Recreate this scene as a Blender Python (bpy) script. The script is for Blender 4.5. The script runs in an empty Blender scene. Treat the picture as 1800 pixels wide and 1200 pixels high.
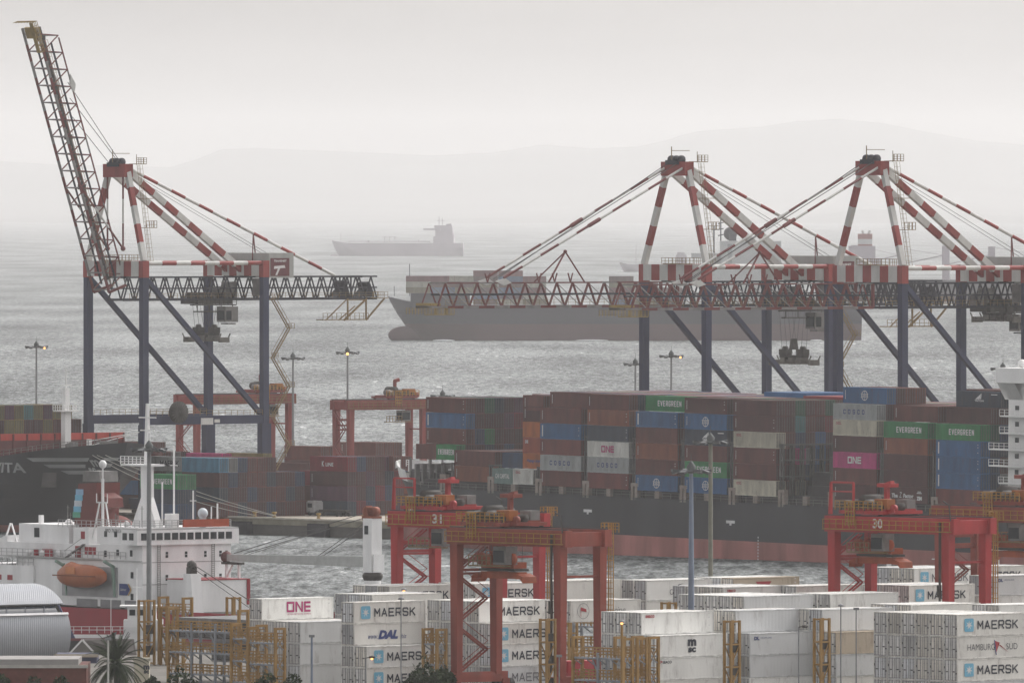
import bpy, math, random
import numpy as np
from mathutils import Vector, Matrix, noise
R = math.radians
rnd = random.Random(7)
SC = bpy.context.scene
COL = SC.collection

# ---------------------------------------------------------------- camera, world, sun, exposure
F = 21600.0        # focal length in pixels of the 1800 px wide photograph
H = 68.8           # camera height over the water
Y0 = 355.0         # picture row of the eye level
cam_d = bpy.data.cameras.new('camera'); cam = bpy.data.objects.new('camera', cam_d); COL.objects.link(cam)
cam.location = (0, 0, H); cam.rotation_euler = (R(90), 0, 0)
cam_d.sensor_fit = 'HORIZONTAL'; cam_d.sensor_width = 36.0; cam_d.lens = 36.0*F/1800
cam_d.shift_y = -(600-Y0)/1800.0
cam_d.clip_start = 5.0; cam_d.clip_end = 150000.0
SC.camera = cam

SUN_EL, SUN_AZ = 46.0, 46.0      # veiled sun high over the bay, azimuth from +Y towards +X
world = bpy.data.worlds.new('World'); SC.world = world; world.use_nodes = True
nt = world.node_tree; nt.nodes.clear()
wo = nt.nodes.new('ShaderNodeOutputWorld'); bg = nt.nodes.new('ShaderNodeBackground')
sky = nt.nodes.new('ShaderNodeTexSky'); sky.sky_type = 'NISHITA'; sky.sun_disc = False
sky.sun_elevation = R(SUN_EL); sky.sun_rotation = R(SUN_AZ); sky.dust_density = 4.0; sky.air_density = 1.0; sky.ozone_density = 0.6
hsv = nt.nodes.new('ShaderNodeHueSaturation'); hsv.inputs['Saturation'].default_value = 0.10
tc = nt.nodes.new('ShaderNodeTexCoord'); mp = nt.nodes.new('ShaderNodeMapping'); mp.inputs['Scale'].default_value = (3, 3, 26)
nz = nt.nodes.new('ShaderNodeTexNoise'); nz.inputs['Scale'].default_value = 2.2; nz.inputs['Detail'].default_value = 5
cr = nt.nodes.new('ShaderNodeMapRange'); cr.inputs[1].default_value = .3; cr.inputs[2].default_value = .7; cr.inputs[3].default_value = .68; cr.inputs[4].default_value = 1.32
mu = nt.nodes.new('ShaderNodeMix'); mu.data_type = 'RGBA'; mu.blend_type = 'MULTIPLY'; mu.inputs[0].default_value = 1
nt.links.new(sky.outputs[0], hsv.inputs['Color']); nt.links.new(tc.outputs['Generated'], mp.inputs[0]); nt.links.new(mp.outputs[0], nz.inputs['Vector'])
nt.links.new(nz.outputs[0], cr.inputs[0]); nt.links.new(hsv.outputs[0], mu.inputs[6]); nt.links.new(cr.outputs[0], mu.inputs[7])
sx = nt.nodes.new('ShaderNodeSeparateXYZ'); nt.links.new(tc.outputs['Generated'], sx.inputs[0])    # overcast: brighter towards the zenith
mz = nt.nodes.new('ShaderNodeMapRange'); mz.inputs[1].default_value = 0; mz.inputs[2].default_value = 1; mz.inputs[3].default_value = 2.1; mz.inputs[4].default_value = 2.5; nt.links.new(sx.outputs[2], mz.inputs[0])
mv = nt.nodes.new('ShaderNodeMix'); mv.data_type = 'RGBA'; mv.blend_type = 'MULTIPLY'; mv.inputs[0].default_value = 1; nt.links.new(mu.outputs[2], mv.inputs[6]); nt.links.new(mz.outputs[0], mv.inputs[7])
mt = nt.nodes.new('ShaderNodeMix'); mt.data_type = 'RGBA'; mt.blend_type = 'MULTIPLY'; mt.inputs[0].default_value = 1; mt.inputs[7].default_value = (1.025, .99, .975, 1); nt.links.new(mv.outputs[2], mt.inputs[6])
nt.links.new(mt.outputs[2], bg.inputs[0]); nt.links.new(bg.outputs[0], wo.inputs[0])
bg.inputs[1].default_value = 0.10
sun_d = bpy.data.lights.new('sun', 'SUN'); sun = bpy.data.objects.new('sun', sun_d); COL.objects.link(sun)
sun_d.energy = 0.8; sun_d.angle = R(25); sun_d.color = (1.0, 0.97, 0.93)
sd = Vector((math.sin(R(SUN_AZ))*math.cos(R(SUN_EL)), math.cos(R(SUN_AZ))*math.cos(R(SUN_EL)), math.sin(R(SUN_EL))))
sun.rotation_euler = sd.to_track_quat('Z', 'Y').to_euler(); sun.location = (0, 0, 300)
SC.view_settings.view_transform = 'Standard'; SC.view_settings.look = 'None'; SC.view_settings.gamma = 1.0
SC.view_settings.exposure = 0.02
SC.cycles.volume_bounces = 4; SC.cycles.max_bounces = 6; SC.cycles.diffuse_bounces = 2; SC.cycles.glossy_bounces = 2
SC.cycles.use_denoising = True

# ---------------------------------------------------------------- picture-to-place helpers
C51, S51 = math.cos(R(51)), math.sin(R(51))
Q = Vector((-C51, S51, 0)); B = Vector((S51, C51, 0))      # along the berth (away) and landward
REF = Vector((27.6, 2388.0, 0))
def at(px, py, Y): return Vector(((px-900)/F*Y, Y, H-(py-Y0)*Y/F))
def on(px, py, z=0.0):
    Y = F*(H-z)/(py-Y0); return Vector(((px-900)/F*Y, Y, z))
def t_of(px, b, ref=REF):
    x0, y0 = ref.x+B.x*b, ref.y+B.y*b; k = px-900
    return (F*x0-k*y0)/(F*C51+k*S51)
def berth(t, b, z=0.0): return Vector((REF.x+B.x*b+Q.x*t, REF.y+B.y*b+Q.y*t, z))

# ---------------------------------------------------------------- materials
MATS = {}
def srgb(h):
    c = [int(h[i:i+2], 16)/255 for i in (0, 2, 4)]
    return tuple(v/12.92 if v <= .04045 else ((v+.055)/1.055)**2.4 for v in c)
def mat(name, col, rough=.6, metal=0.0, spec=.4, var=.18, scale=.6, emit=0.0, objcol=False, streak=False, bump=0.0, bstr=.6):
    if name in MATS: return MATS[name]
    m = bpy.data.materials.new(name); m.use_nodes = True; MATS[name] = m
    n = m.node_tree; b = n.nodes['Principled BSDF']; b.inputs['Roughness'].default_value = rough; b.inputs['Metallic'].default_value = metal; b.inputs['Specular IOR Level'].default_value = spec
    if isinstance(col, str): col = srgb(col)
    t = n.nodes.new('ShaderNodeTexCoord'); mp_ = n.nodes.new('ShaderNodeMapping'); mp_.inputs['Scale'].default_value = (scale, scale, scale*(.25 if streak else 1))
    z = n.nodes.new('ShaderNodeTexNoise'); z.inputs['Scale'].default_value = 1.0; z.inputs['Detail'].default_value = 6
    oi = n.nodes.new('ShaderNodeObjectInfo'); va = n.nodes.new('ShaderNodeVectorMath'); va.operation = 'ADD'
    sc_ = n.nodes.new('ShaderNodeMath'); sc_.operation = 'MULTIPLY'; sc_.inputs[1].default_value = 37.0
    n.links.new(oi.outputs['Random'], sc_.inputs[0]); n.links.new(t.outputs['Object'], mp_.inputs[0]); n.links.new(mp_.outputs[0], va.inputs[0]); n.links.new(sc_.outputs[0], va.inputs[1]); n.links.new(va.outputs[0], z.inputs['Vector'])
    r = n.nodes.new('ShaderNodeMapRange'); r.inputs[1].default_value = .3; r.inputs[2].default_value = .7; r.inputs[3].default_value = 1-var; r.inputs[4].default_value = 1+var*.6
    mx = n.nodes.new('ShaderNodeMix'); mx.data_type = 'RGBA'; mx.blend_type = 'MULTIPLY'; mx.inputs[0].default_value = 1
    n.links.new(z.outputs[0], r.inputs[0]); n.links.new(r.outputs[0], mx.inputs[7])
    if objcol: n.links.new(oi.outputs['Color'], mx.inputs[6])
    else: mx.inputs[6].default_value = (*col, 1)
    out = mx.outputs[2]
    if objcol:   # rust and dirt patches on painted boxes
        z2 = n.nodes.new('ShaderNodeTexNoise'); z2.inputs['Scale'].default_value = 2.3; z2.inputs['Detail'].default_value = 8; z2.inputs['Roughness'].default_value = .7
        n.links.new(va.outputs[0], z2.inputs['Vector'])
        r2 = n.nodes.new('ShaderNodeMapRange'); r2.inputs[1].default_value = .54; r2.inputs[2].default_value = .72; r2.inputs[4].default_value = .5
        m2 = n.nodes.new('ShaderNodeMix'); m2.data_type = 'RGBA'; m2.inputs[7].default_value = (.10, .065, .05, 1)
        n.links.new(z2.outputs[0], r2.inputs[0]); n.links.new(r2.outputs[0], m2.inputs[0]); n.links.new(out, m2.inputs[6]); out = m2.outputs[2]
    n.links.new(out, b.inputs['Base Color'])
    if bump:
        w = n.nodes.new('ShaderNodeTexWave'); w.wave_type = 'BANDS'; w.bands_direction = 'X'; w.inputs['Scale'].default_value = bump
        n.links.new(t.outputs['Object'], w.inputs['Vector'])
        bp = n.nodes.new('ShaderNodeBump'); bp.inputs['Strength'].default_value = bstr; bp.inputs['Distance'].default_value = .06
        n.links.new(w.outputs['Fac'], bp.inputs['Height']); n.links.new(bp.outputs[0], b.inputs['Normal'])
    if emit: b.inputs['Emission Color'].default_value = (*col, 1); b.inputs['Emission Strength'].default_value = emit
    return m

# ---------------------------------------------------------------- mesh builder
class MB:
    def __init__(s): s.v = []; s.f = []; s.m = []; s.k = 0; s.smooth = set()
    def mat(s, k): s.k = k; return s
    def add(s, vs, fs, smooth=False):
        o = len(s.v); s.v += [tuple(x) for x in vs]
        for f in fs:
            if smooth: s.smooth.add(len(s.f))
            s.f.append([o+i for i in f]); s.m.append(s.k)
        return s
    def box(s, x0, x1, y0, y1, z0, z1):
        vs = [(x, y, z) for z in (z0, z1) for y in (y0, y1) for x in (x0, x1)]
        return s.add(vs, [(0, 2, 3, 1), (4, 5, 7, 6), (0, 1, 5, 4), (2, 6, 7, 3), (0, 4, 6, 2), (1, 3, 7, 5)])
    def bar(s, p, q, w=.2, h=None, w2=None, h2=None, up=(0, 0, 1)):
        h = h or w; w2 = w2 or w; h2 = h2 or h
        p, q = Vector(p), Vector(q); d = (q-p)
        if d.length < 1e-6: return s
        d.normalize(); u = Vector(up)
        if abs(d.dot(u)) > .98: u = Vector((0, 1, 0))
        sd_ = d.cross(u).normalized(); u = sd_.cross(d)
        vs = [p+sd_*a*w/2+u*b*h/2 for a, b in ((-1, -1), (1, -1), (1, 1), (-1, 1))]+[q+sd_*a*w2/2+u*b*h2/2 for a, b in ((-1, -1), (1, -1), (1, 1), (-1, 1))]
        return s.add(vs, [(3, 2, 1, 0), (4, 5, 6, 7), (0, 1, 5, 4), (1, 2, 6, 5), (2, 3, 7, 6), (3, 0, 4, 7)])
    def tube(s, p, q, r=.2, r2=None, n=8, caps=True):
        r2 = r if r2 is None else r2; p, q = Vector(p), Vector(q); d = (q-p).normalized()
        u = Vector((0, 0, 1)) if abs(d.z) < .9 else Vector((1, 0, 0)); a = d.cross(u).normalized(); b = d.cross(a)
        vs = []
        for c, rr in ((p, r), (q, r2)):
            for i in range(n):
                an = 2*math.pi*i/n; vs.append(c+a*math.cos(an)*rr+b*math.sin(an)*rr)
        s.add(vs, [(i, (i+1) % n, n+(i+1) % n, n+i) for i in range(n)], smooth=n > 6)
        if caps: s.add(vs, [tuple(range(n-1, -1, -1)), tuple(range(n, 2*n))])
        return s
    def stripes(s, p, q, r, step, ka, kb, first=0, n=8, box=None):
        p, q = Vector(p), Vector(q); L = (q-p).length; k = max(1, round(L/step))
        for i in range(k):
            s.k = (ka, kb)[(i+first) % 2]; a = p.lerp(q, i/k); b = p.lerp(q, (i+1)/k)
            if box: s.bar(a, b, box[0], box[1])
            else: s.tube(a, b, r, n=n, caps=i in (0, k-1))
        return s
    def path(s, pts, r, n=5):
        for a, b in zip(pts, pts[1:]): s.tube(a, b, r, n=n, caps=False)
        return s
    def lathe(s, c, prof, n=12, axis='z', sx=1, sy=1):
        vs = []
        for r_, h in prof:
            for i in range(n):
                a = 2*math.pi*i/n; x, y = r_*math.cos(a)*sx, r_*math.sin(a)*sy
                vs.append({'z': (c[0]+x, c[1]+y, c[2]+h), 'x': (c[0]+h, c[1]+x, c[2]+y), 'y': (c[0]+x, c[1]+h, c[2]+y)}[axis])
        fs = []
        for j in range(len(prof)-1):
            for i in range(n): fs.append((j*n+i, j*n+(i+1) % n, (j+1)*n+(i+1) % n, (j+1)*n+i))
        return s.add(vs, fs, smooth=True)
    def ball(s, c, r, n=10, sx=1, sy=1, sz=1):
        return s.lathe(c, [(max(r*math.sin(math.pi*j/n), .001), -r*sz*math.cos(math.pi*j/n)) for j in range(n+1)], n=max(8, n), sx=sx, sy=sy)
    def prism(s, poly, ext):
        ext = Vector(ext); a = [Vector(p) for p in poly]; n = len(a)
        return s.add(a+[p+ext for p in a], [tuple(range(n-1, -1, -1)), tuple(range(n, 2*n))]+[(i, (i+1) % n, n+(i+1) % n, n+i) for i in range(n)])
    def rail(s, pts, h=1.1, step=1.6, r=.04, rows=2):
        for a, b in zip(pts, pts[1:]):
            a, b = Vector(a), Vector(b); L = (b-a).length; k = max(1, round(L/step))
            for j in range(1, rows+1):
                u = Vector((0, 0, h*j/rows)); s.bar(a+u, b+u, r*2)
            for i in range(k+1):
                p = a.lerp(b, i/k); s.bar(p, p+Vector((0, 0, h)), r*2)
        return s
    def mesh(s, name, mats):
        me = bpy.data.meshes.new(name); me.from_pydata(s.v, [], s.f)
        for m in mats: me.materials.append(m)
        me.polygons.foreach_set('material_index', s.m)
        sm = np.zeros(len(s.f), dtype=bool)
        if s.smooth: sm[list(s.smooth)] = True
        me.polygons.foreach_set('use_smooth', sm)
        me.update(); return me
    def build(s, name, mats, parent=None, loc=None):
        if not isinstance(mats, (list, tuple)): mats = [mats]
        o = bpy.data.objects.new(name, s.mesh(name, mats)); COL.objects.link(o)
        if parent: o.parent = parent
        if loc is not None: o.location = loc
        return o
def split_loose(o):      # one object per connected piece
    me = o.data; n = len(me.vertices); par = list(range(n))
    def fd(a):
        while par[a] != a: par[a] = par[par[a]]; a = par[a]
        return a
    for p in me.polygons:
        v = p.vertices
        for k in v[1:]: par[fd(k)] = fd(v[0])
    gr = {}
    for p in me.polygons: gr.setdefault(fd(p.vertices[0]), []).append(p)
    if len(gr) < 2: return [o]
    out = []
    for i, ps in enumerate(gr.values()):
        ids = sorted({v for p in ps for v in p.vertices}); mp = {v: k for k, v in enumerate(ids)}
        m = bpy.data.meshes.new(me.name); m.from_pydata([me.vertices[v].co[:] for v in ids], [], [[mp[v] for v in p.vertices] for p in ps])
        for mt in me.materials: m.materials.append(mt)
        m.polygons.foreach_set('material_index', [p.material_index for p in ps]); m.polygons.foreach_set('use_smooth', [p.use_smooth for p in ps]); m.update()
        if i == 0: c = o
        else: c = o.copy(); COL.objects.link(c); out.append(c)
        c.data = m
    return [o]+out
SPLIT = {'bridge_window', 'deck_fitting', 'bow_bulwark', 'electric_cabinet', 'foredeck_gear', 'stairway', 'porthole', 'red_fitting', 'cross_tie', 'davit', 'boom_fittings', 'wash', 'boom_prop', 'stay_bracket', 'socket_panel', 'deck_winch', 'girder_hanger', 'apex_platform', 'painted_opening', 'window'}
LABELS = {}
def tag(o, label, cat, group=None):
    o['label'] = label; o['category'] = cat
    if group: o['group'] = group
    LABELS.setdefault(label, []).append(o.name)
    return o
def thing(name, label, cat, loc=(0, 0, 0), rz=0.0, group=None, tilt=0.0):
    o = bpy.data.objects.new(name, None); COL.objects.link(o); o.location = loc; o.rotation_euler = (0, tilt, rz)
    o.empty_display_size = .5
    return tag(o, label, cat, group)
def struct(o): o['kind'] = 'structure'; return o
def link(name, me, parent=None, loc=(0, 0, 0), rot=(0, 0, 0)):
    o = bpy.data.objects.new(name, me); COL.objects.link(o); o.location = loc; o.rotation_euler = rot
    if parent: o.parent = parent
    return o
def dup(o, parent=None):
    c = o.copy(); COL.objects.link(c)
    if parent: c.parent = parent
    for ch in list(o.children): dup(ch, c)
    return c

# ---------------------------------------------------------------- writing
TXT = {}
def text_mesh(txt, w, h, m, bold=.0, shear=0.0, space=1.0):
    key = (txt, round(w, 2), round(h, 2), m.name, bold, shear, space)
    if key in TXT: return TXT[key]
    cu = bpy.data.curves.new('lettering', 'FONT'); cu.body = txt; cu.size = 1; cu.offset = bold; cu.shear = shear; cu.extrude = .0; cu.space_character = space
    cu.resolution_u = 3
    ob = bpy.data.objects.new('tmp', cu); COL.objects.link(ob)
    dg = bpy.context.evaluated_depsgraph_get(); me = bpy.data.meshes.new_from_object(ob.evaluated_get(dg))
    bpy.data.objects.remove(ob); bpy.data.curves.remove(cu)
    co = np.empty(len(me.vertices)*3); me.vertices.foreach_get('co', co); co = co.reshape(-1, 3)
    mn, mxx = co.min(0), co.max(0); d = np.maximum(mxx-mn, 1e-6)
    co[:, 0] = (co[:, 0]-(mn[0]+mxx[0])/2)/d[0]*w; co[:, 1] = (co[:, 1]-(mn[1]+mxx[1])/2)/d[1]*h; co[:, 2] = 0
    # stand the letters up, facing -Y
    co = np.stack([co[:, 0], np.zeros(len(co)), co[:, 1]], 1)
    me.vertices.foreach_set('co', co.ravel()); me.materials.clear(); me.materials.append(m); me.name = 'lettering'; me.update()
    TXT[key] = me; return me
def flat(name, polys, m):   # flat shapes in the XZ plane facing -Y; polys: list of (material index, [(x, z)...])
    b = MB()
    for k, p in polys:
        b.k = k; b.add([(x, -.004*k, z) for x, z in p], [tuple(range(len(p)))])
    return b.mesh(name, m)
def ring(r, r2, n=20, k=0, cx=0, cz=0):
    out = []
    for i in range(n):
        a, c = 2*math.pi*i/n, 2*math.pi*(i+1)/n
        out.append((k, [(cx+r*math.cos(a), cz+r*math.sin(a)), (cx+r2*math.cos(a), cz+r2*math.sin(a)), (cx+r2*math.cos(c), cz+r2*math.sin(c)), (cx+r*math.cos(c), cz+r*math.sin(c))]))
    return out
# ================================================================ setting: sea, hills, quays
def sea_material():
    m = bpy.data.materials.new('sea water'); m.use_nodes = True; n = m.node_tree; b = n.nodes['Principled BSDF']
    L = n.links.new
    tc = n.nodes.new('ShaderNodeTexCoord')
    def nz(sx, sy, sc, det, ro=.55, rot=0.0):
        mp_ = n.nodes.new('ShaderNodeMapping'); mp_.inputs['Scale'].default_value = (sx, sy, 1); mp_.inputs['Rotation'].default_value = (0, 0, rot)
        L(tc.outputs['Object'], mp_.inputs[0]); z = n.nodes.new('ShaderNodeTexNoise'); z.inputs['Scale'].default_value = sc; z.inputs['Detail'].default_value = det; z.inputs['Roughness'].default_value = ro
        L(mp_.outputs[0], z.inputs['Vector']); return z.outputs[0]
    def mr(x, a, c, d, e):
        r = n.nodes.new('ShaderNodeMapRange'); r.inputs[1].default_value = a; r.inputs[2].default_value = c; r.inputs[3].default_value = d; r.inputs[4].default_value = e; L(x, r.inputs[0]); return r.outputs[0]
    def ma(op, a, c):
        k = n.nodes.new('ShaderNodeMath'); k.operation = op
        for i, v in enumerate((a, c)):
            if isinstance(v, (int, float)): k.inputs[i].default_value = v
            else: L(v, k.inputs[i])
        return k.outputs[0]
    chop = nz(.34, .045, 1.0, 6, .66, .04)          # wave crests drawn out along the swell
    fine = nz(1.2, .14, 1.0, 5, .66, -.03)
    gust = nz(.012, .0022, 1.0, 4, .5, .1)          # gusts darken broad patches
    near = nz(1.2, .5, 1.0, 5, .6)
    tone = ma('ADD', ma('MULTIPLY', chop, .47), ma('ADD', ma('MULTIPLY', fine, .38), ma('MULTIPLY', gust, .3)))
    cr = n.nodes.new('ShaderNodeValToRGB'); e = cr.color_ramp.elements
    e[0].position = .50; e[0].color = (*SEA_LO, 1); e[1].position = .66; e[1].color = (*SEA_HI, 1)
    L(tone, cr.inputs[0])
    # whitecaps: foam is a colour of its own
    foam_n = ma('MULTIPLY', mr(nz(.2, .035, 1.0, 6, .68, .05), .605, .665, 0, 1), mr(gust, .42, .6, 0, 1))
    fm = n.nodes.new('ShaderNodeMix'); fm.data_type = 'RGBA'; fm.inputs[7].default_value = (.75, .77, .77, 1)
    L(foam_n, fm.inputs[0]); L(cr.outputs[0], fm.inputs[6]); L(fm.outputs[2], b.inputs['Base Color'])
    bp = n.nodes.new('ShaderNodeBump'); bp.inputs['Distance'].default_value = 2.2; bp.inputs['Strength'].default_value = .8
    L(ma('ADD', chop, ma('MULTIPLY', near, .12)), bp.inputs['Height']); L(bp.outputs[0], b.inputs['Normal'])
    L(mr(foam_n, 0, 1, .55, .9), b.inputs['Roughness']); b.inputs['IOR'].default_value = 1.33; b.inputs['Specular IOR Level'].default_value = .10
    return m
SEA_LO, SEA_HI = (.028, .036, .037), (.29, .31, .31)  # pale wave tone has sky glare put into the colour
def build_sea():
    ys = []; y = 1700.0
    while y < 6400: ys.append(y); y += 3.5*max(1, (y/2400)**1.3)
    xs = np.linspace(-330, 330, 200); ys = np.array(ys); X, Y = np.meshgrid(xs, ys)
    rs = np.random.RandomState(3); Z = np.zeros_like(X)
    for i in range(26):
        a = rs.normal(.25, .5); lam = 9*2**rs.uniform(0, 2.2); k = 2*math.pi/lam; ph = rs.uniform(0, 6.28)
        warp = 3*np.sin(X*.013+i)+4*np.sin(Y*.009+2*i)
        Z += (lam/30)*.11*(1-np.abs(np.sin((X*math.sin(a)+Y*math.cos(a)+warp)*k/2+ph)))
    Z -= Z.mean()
    amp = np.clip((Y-2450)/700, 0, 1)*.85+.15
    ex = np.clip(np.minimum(X+330, 330-X)/40, 0, 1)*np.clip(np.minimum(Y-1700, ys[-1]-Y)/300, 0, 1)
    Z = Z*amp*ex
    ny, nx = X.shape; v = np.stack([X.ravel(), Y.ravel(), Z.ravel()], 1)
    idx = np.arange(ny*nx).reshape(ny, nx)
    f = np.stack([idx[:-1, :-1].ravel(), idx[:-1, 1:].ravel(), idx[1:, 1:].ravel(), idx[1:, :-1].ravel()], 1)
    base = len(v); E = 28000.0; y1 = float(ys[-1])
    extra = [(-E, -1500, 0), (E, -1500, 0), (-E, 1700, 0), (-330, 1700, 0), (330, 1700, 0), (E, 1700, 0), (-E, y1, 0), (-330, y1, 0), (330, y1, 0), (E, y1, 0), (-E, 47500, 0), (E, 47500, 0)]
    v = np.concatenate([v, np.array(extra)])
    f = f.tolist()+[[base+i for i in q] for q in ((0, 1, 5, 4, 3, 2), (2, 3, 7, 6), (4, 5, 9, 8), (6, 7, 8, 9, 11, 10))]
    me = bpy.data.meshes.new('sea'); me.from_pydata(v.tolist(), [], f); me.polygons.foreach_set('use_smooth', np.ones(len(f), dtype=bool))
    me.materials.append(sea_material()); me.update()
    o = bpy.data.objects.new('sea', me); COL.objects.link(o); o['label'] = 'choppy grey green bay water with streaks of foam'; struct(o)
build_sea()

def build_hills():
    prof = [(-900, 300), (-400, 290), (0, 283), (120, 290), (300, 293), (345, 280), (390, 262), (450, 260), (520, 263), (640, 268), (760, 273), (870, 268), (950, 254), (1040, 262), (1120, 258), (1170, 247), (1200, 237), (1230, 230), (1330, 224), (1400, 213), (1470, 209), (1550, 215), (1640, 234), (1720, 248), (1800, 255), (2200, 262), (2700, 290)]
    px = np.array([p[0] for p in prof]); py = np.array([p[1] for p in prof])
    u = np.linspace(-900, 2700, 500); yy = np.interp(u, px, py); D = 52000.0
    ridge = H-(yy-Y0)*D/F
    rs = [(-12500, .0), (-10500, .03), (-7500, .06), (-4500, .14), (-2500, .30), (-1200, .62), (-500, .86), (0, 1.0), (900, .7), (1800, .0)]
    v = []
    for j, (dy, k) in enumerate(rs):
        for i, a in enumerate(u):
            X = (a-900)/F*D; n_ = noise.fractal(Vector((X/900, dy/700, 3.0)), 1.0, 2.0, 4)
            z = max(-.5, ridge[i]*k+(n_*38 if 0 < k < 1 else (n_*5 if k == 1 else -.5)))
            v.append((X, D+dy+(n_*260 if k not in (0, 1) else 0), z))
    nx = len(u); f = [(j*nx+i, j*nx+i+1, (j+1)*nx+i+1, (j+1)*nx+i) for j in range(len(rs)-1) for i in range(nx-1)]
    me = bpy.data.meshes.new('hills'); me.from_pydata(v, [], f); me.polygons.foreach_set('use_smooth', np.ones(len(f), dtype=bool))
    me.materials.append(mat('hill scrub', (.07, .075, .07), .9, var=.4, scale=.0015)); me.update()
    o = bpy.data.objects.new('hills', me); COL.objects.link(o); o['label'] = 'low mountain range across the bay fading into haze'; struct(o)
build_hills()

GQ, GY, AP = 3.4, 6.7, 3.2      # far quay level, near yard level
CONC = mat('quay concrete', 'a49c90', .85, var=.3, scale=.12)
CONC_D = mat('wet quay wall', '5a5754', .8, var=.35, scale=.3)
RAILM = mat('dark rail steel', '3a3636', .5)
def build_quay():
    b = MB()
    p = [berth(t, bb, 0) for t, bb in ((-500, 36), (700, 36), (700, 300), (-500, 300))]
    b.k = 0; b.add([(q.x, q.y, GQ) for q in p], [(0, 3, 2, 1)])
    b.k = 1; b.add([(q.x, q.y, -1) for q in p]+[(q.x, q.y, GQ-.02) for q in p], [(0, 4, 5, 1), (1, 5, 6, 2), (2, 6, 7, 3), (3, 7, 4, 0)])
    o = b.build('quay', [CONC, CONC_D]); o['label'] = 'container terminal quay with pale concrete deck'; struct(o)
    # cope beam, fender face and bollards along the edge
    f = MB(); f.k = 0
    a, c = berth(-300, 35.6, GQ+.12), berth(500, 35.6, GQ+.12); f.bar(a, c, .9, .34)
    f.k = 1; a, c = berth(-300, 35.75, GQ-.65), berth(500, 35.75, GQ-.65); f.bar(a, c, .5, 1.15)
    o = f.build('quay_cope', [mat('pale cope beam', 'b8b2a6', .8), mat('quay face', '8b8676', .8, var=.35, scale=.4)]); o['label'] = 'pale cope beam along the quay edge'; struct(o)
    r = MB()
    for bb in (39.0, 41.0, 72.0, 74.0): r.bar(berth(-300, bb, GQ+.05), berth(500, bb, GQ+.05), .18, .1)
    o = r.build('crane_rails', [RAILM]); o['label'] = 'steel rails for the quay cranes set in the concrete'; struct(o)
build_quay()
def build_yard():
    for nm, z, zb, p, lb in (('quay_apron', AP, -1, [(-700, 1795), (-48, 1795), (-30, 1832), (900, 1832), (900, 1500), (-700, 1500)], 'lower concrete apron along the near basin'), ('yard_ground', GY, AP-.5, [(-700, 1690), (-45, 1690), (-25, 1742), (900, 1742), (900, 600), (-700, 600)], 'asphalt ground of the refrigerated container yard')):
        b = MB(); b.k = 0; b.add([(x, y, z) for x, y in p], [tuple(range(5, -1, -1))])
        b.k = 1; n = len(p); b.add([(x, y, zb) for x, y in p]+[(x, y, z-.02) for x, y in p], [(i, (i+1) % n, n+(i+1) % n, n+i) for i in range(n)])
        o = b.build(nm, [mat('yard asphalt', '6b6862', .9, var=.3, scale=.2), CONC_D]); o['label'] = lb; struct(o)
build_yard()
# ================================================================ shipping containers
WHITE = mat('white marking paint', (.62, .62, .62), .6, var=.1)
DARKP = mat('dark marking paint', (.025, .03, .045), .6, var=.1)
NAVYP = mat('navy marking paint', (.03, .05, .18), .6, var=.1)
REDP = mat('red marking paint', (.35, .04, .05), .6, var=.1)
MAGP = mat('magenta marking paint', (.36, .02, .13), .6, var=.1)
SKYP = mat('sky blue marking paint', (.16, .42, .58), .6, var=.08)
ORNP = mat('yellow marking paint', (.5, .3, .08), .6, var=.1)
BOXP = mat('container paint', (.5, .5, .5), .66, var=.30, scale=.55, objcol=True, streak=True, bump=3.4, bstr=1.0)
BOXF = mat('reefer wall paint', (.5, .5, .5), .55, var=.10, scale=.3, objcol=True, streak=True, bump=.55, bstr=.15)
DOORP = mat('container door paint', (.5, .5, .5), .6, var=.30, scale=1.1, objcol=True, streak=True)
GASK = mat('door gasket', (.035, .035, .035), .8)
ROD = mat('galvanised lock rod', (.10, .10, .105), .5); ROD2 = mat('pale lock rod', (.26, .26, .27), .5)
PAL = {  # paint colours of the boxes (linear)
 'rust brown': (.135, .035, .028), 'reddish brown': (.17, .033, .028), 'orange brown': (.23, .065, .032), 'dark brown': (.09, .027, .026), 'dark red': (.22, .014, .024),
 'blue': (.035, .12, .28), 'dark blue': (.03, .06, .13), 'navy': (.035, .05, .08), 'teal': (.06, .20, .21), 'light blue': (.09, .26, .40),
 'green': (.03, .22, .075), 'dark green': (.02, .10, .055), 'grey green': (.17, .25, .23), 'white': (.66, .66, .62), 'cream': (.55, .52, .42), 'light grey': (.40, .42, .42), 'grey': (.22, .22, .22),
 'magenta': (.50, .045, .20), 'orange': (.48, .13, .03), 'red orange': (.36, .07, .03), 'olive yellow': (.22, .18, .06), 'purple': (.12, .04, .08), 'pale white': (.78, .78, .75), 'off white': (.69, .68, .64), 'tan': (.50, .42, .32), 'dull white': (.60, .61, .61)}
def body_mesh(L, W_, Hh, m):
    b = MB(); b.k = 0; x, y = L/2, W_/2; i = .05
    b.box(-x+i, x-i, -y+i, y-i, .12, Hh-.04); b.k = 1
    for sy in (-1, 1):
        for z0, z1 in ((0, .16), (Hh-.12, Hh)): b.box(-x+.16, x-.16, min(sy*y, sy*(y-.1)), max(sy*y, sy*(y-.1)), z0, z1)
    for sx in (-1, 1):
        for z0, z1 in ((0, .16), (Hh-.12, Hh)): b.box(min(sx*x, sx*(x-.1)), max(sx*x, sx*(x-.1)), -y+.16, y-.16, z0, z1)
        for sy in (-1, 1): b.box(min(sx*x, sx*(x-.16)), max(sx*x, sx*(x-.16)), min(sy*y, sy*(y-.16)), max(sy*y, sy*(y-.16)), -.01, Hh+.01)
    return b.mesh('container', [m, DOORP])
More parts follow.
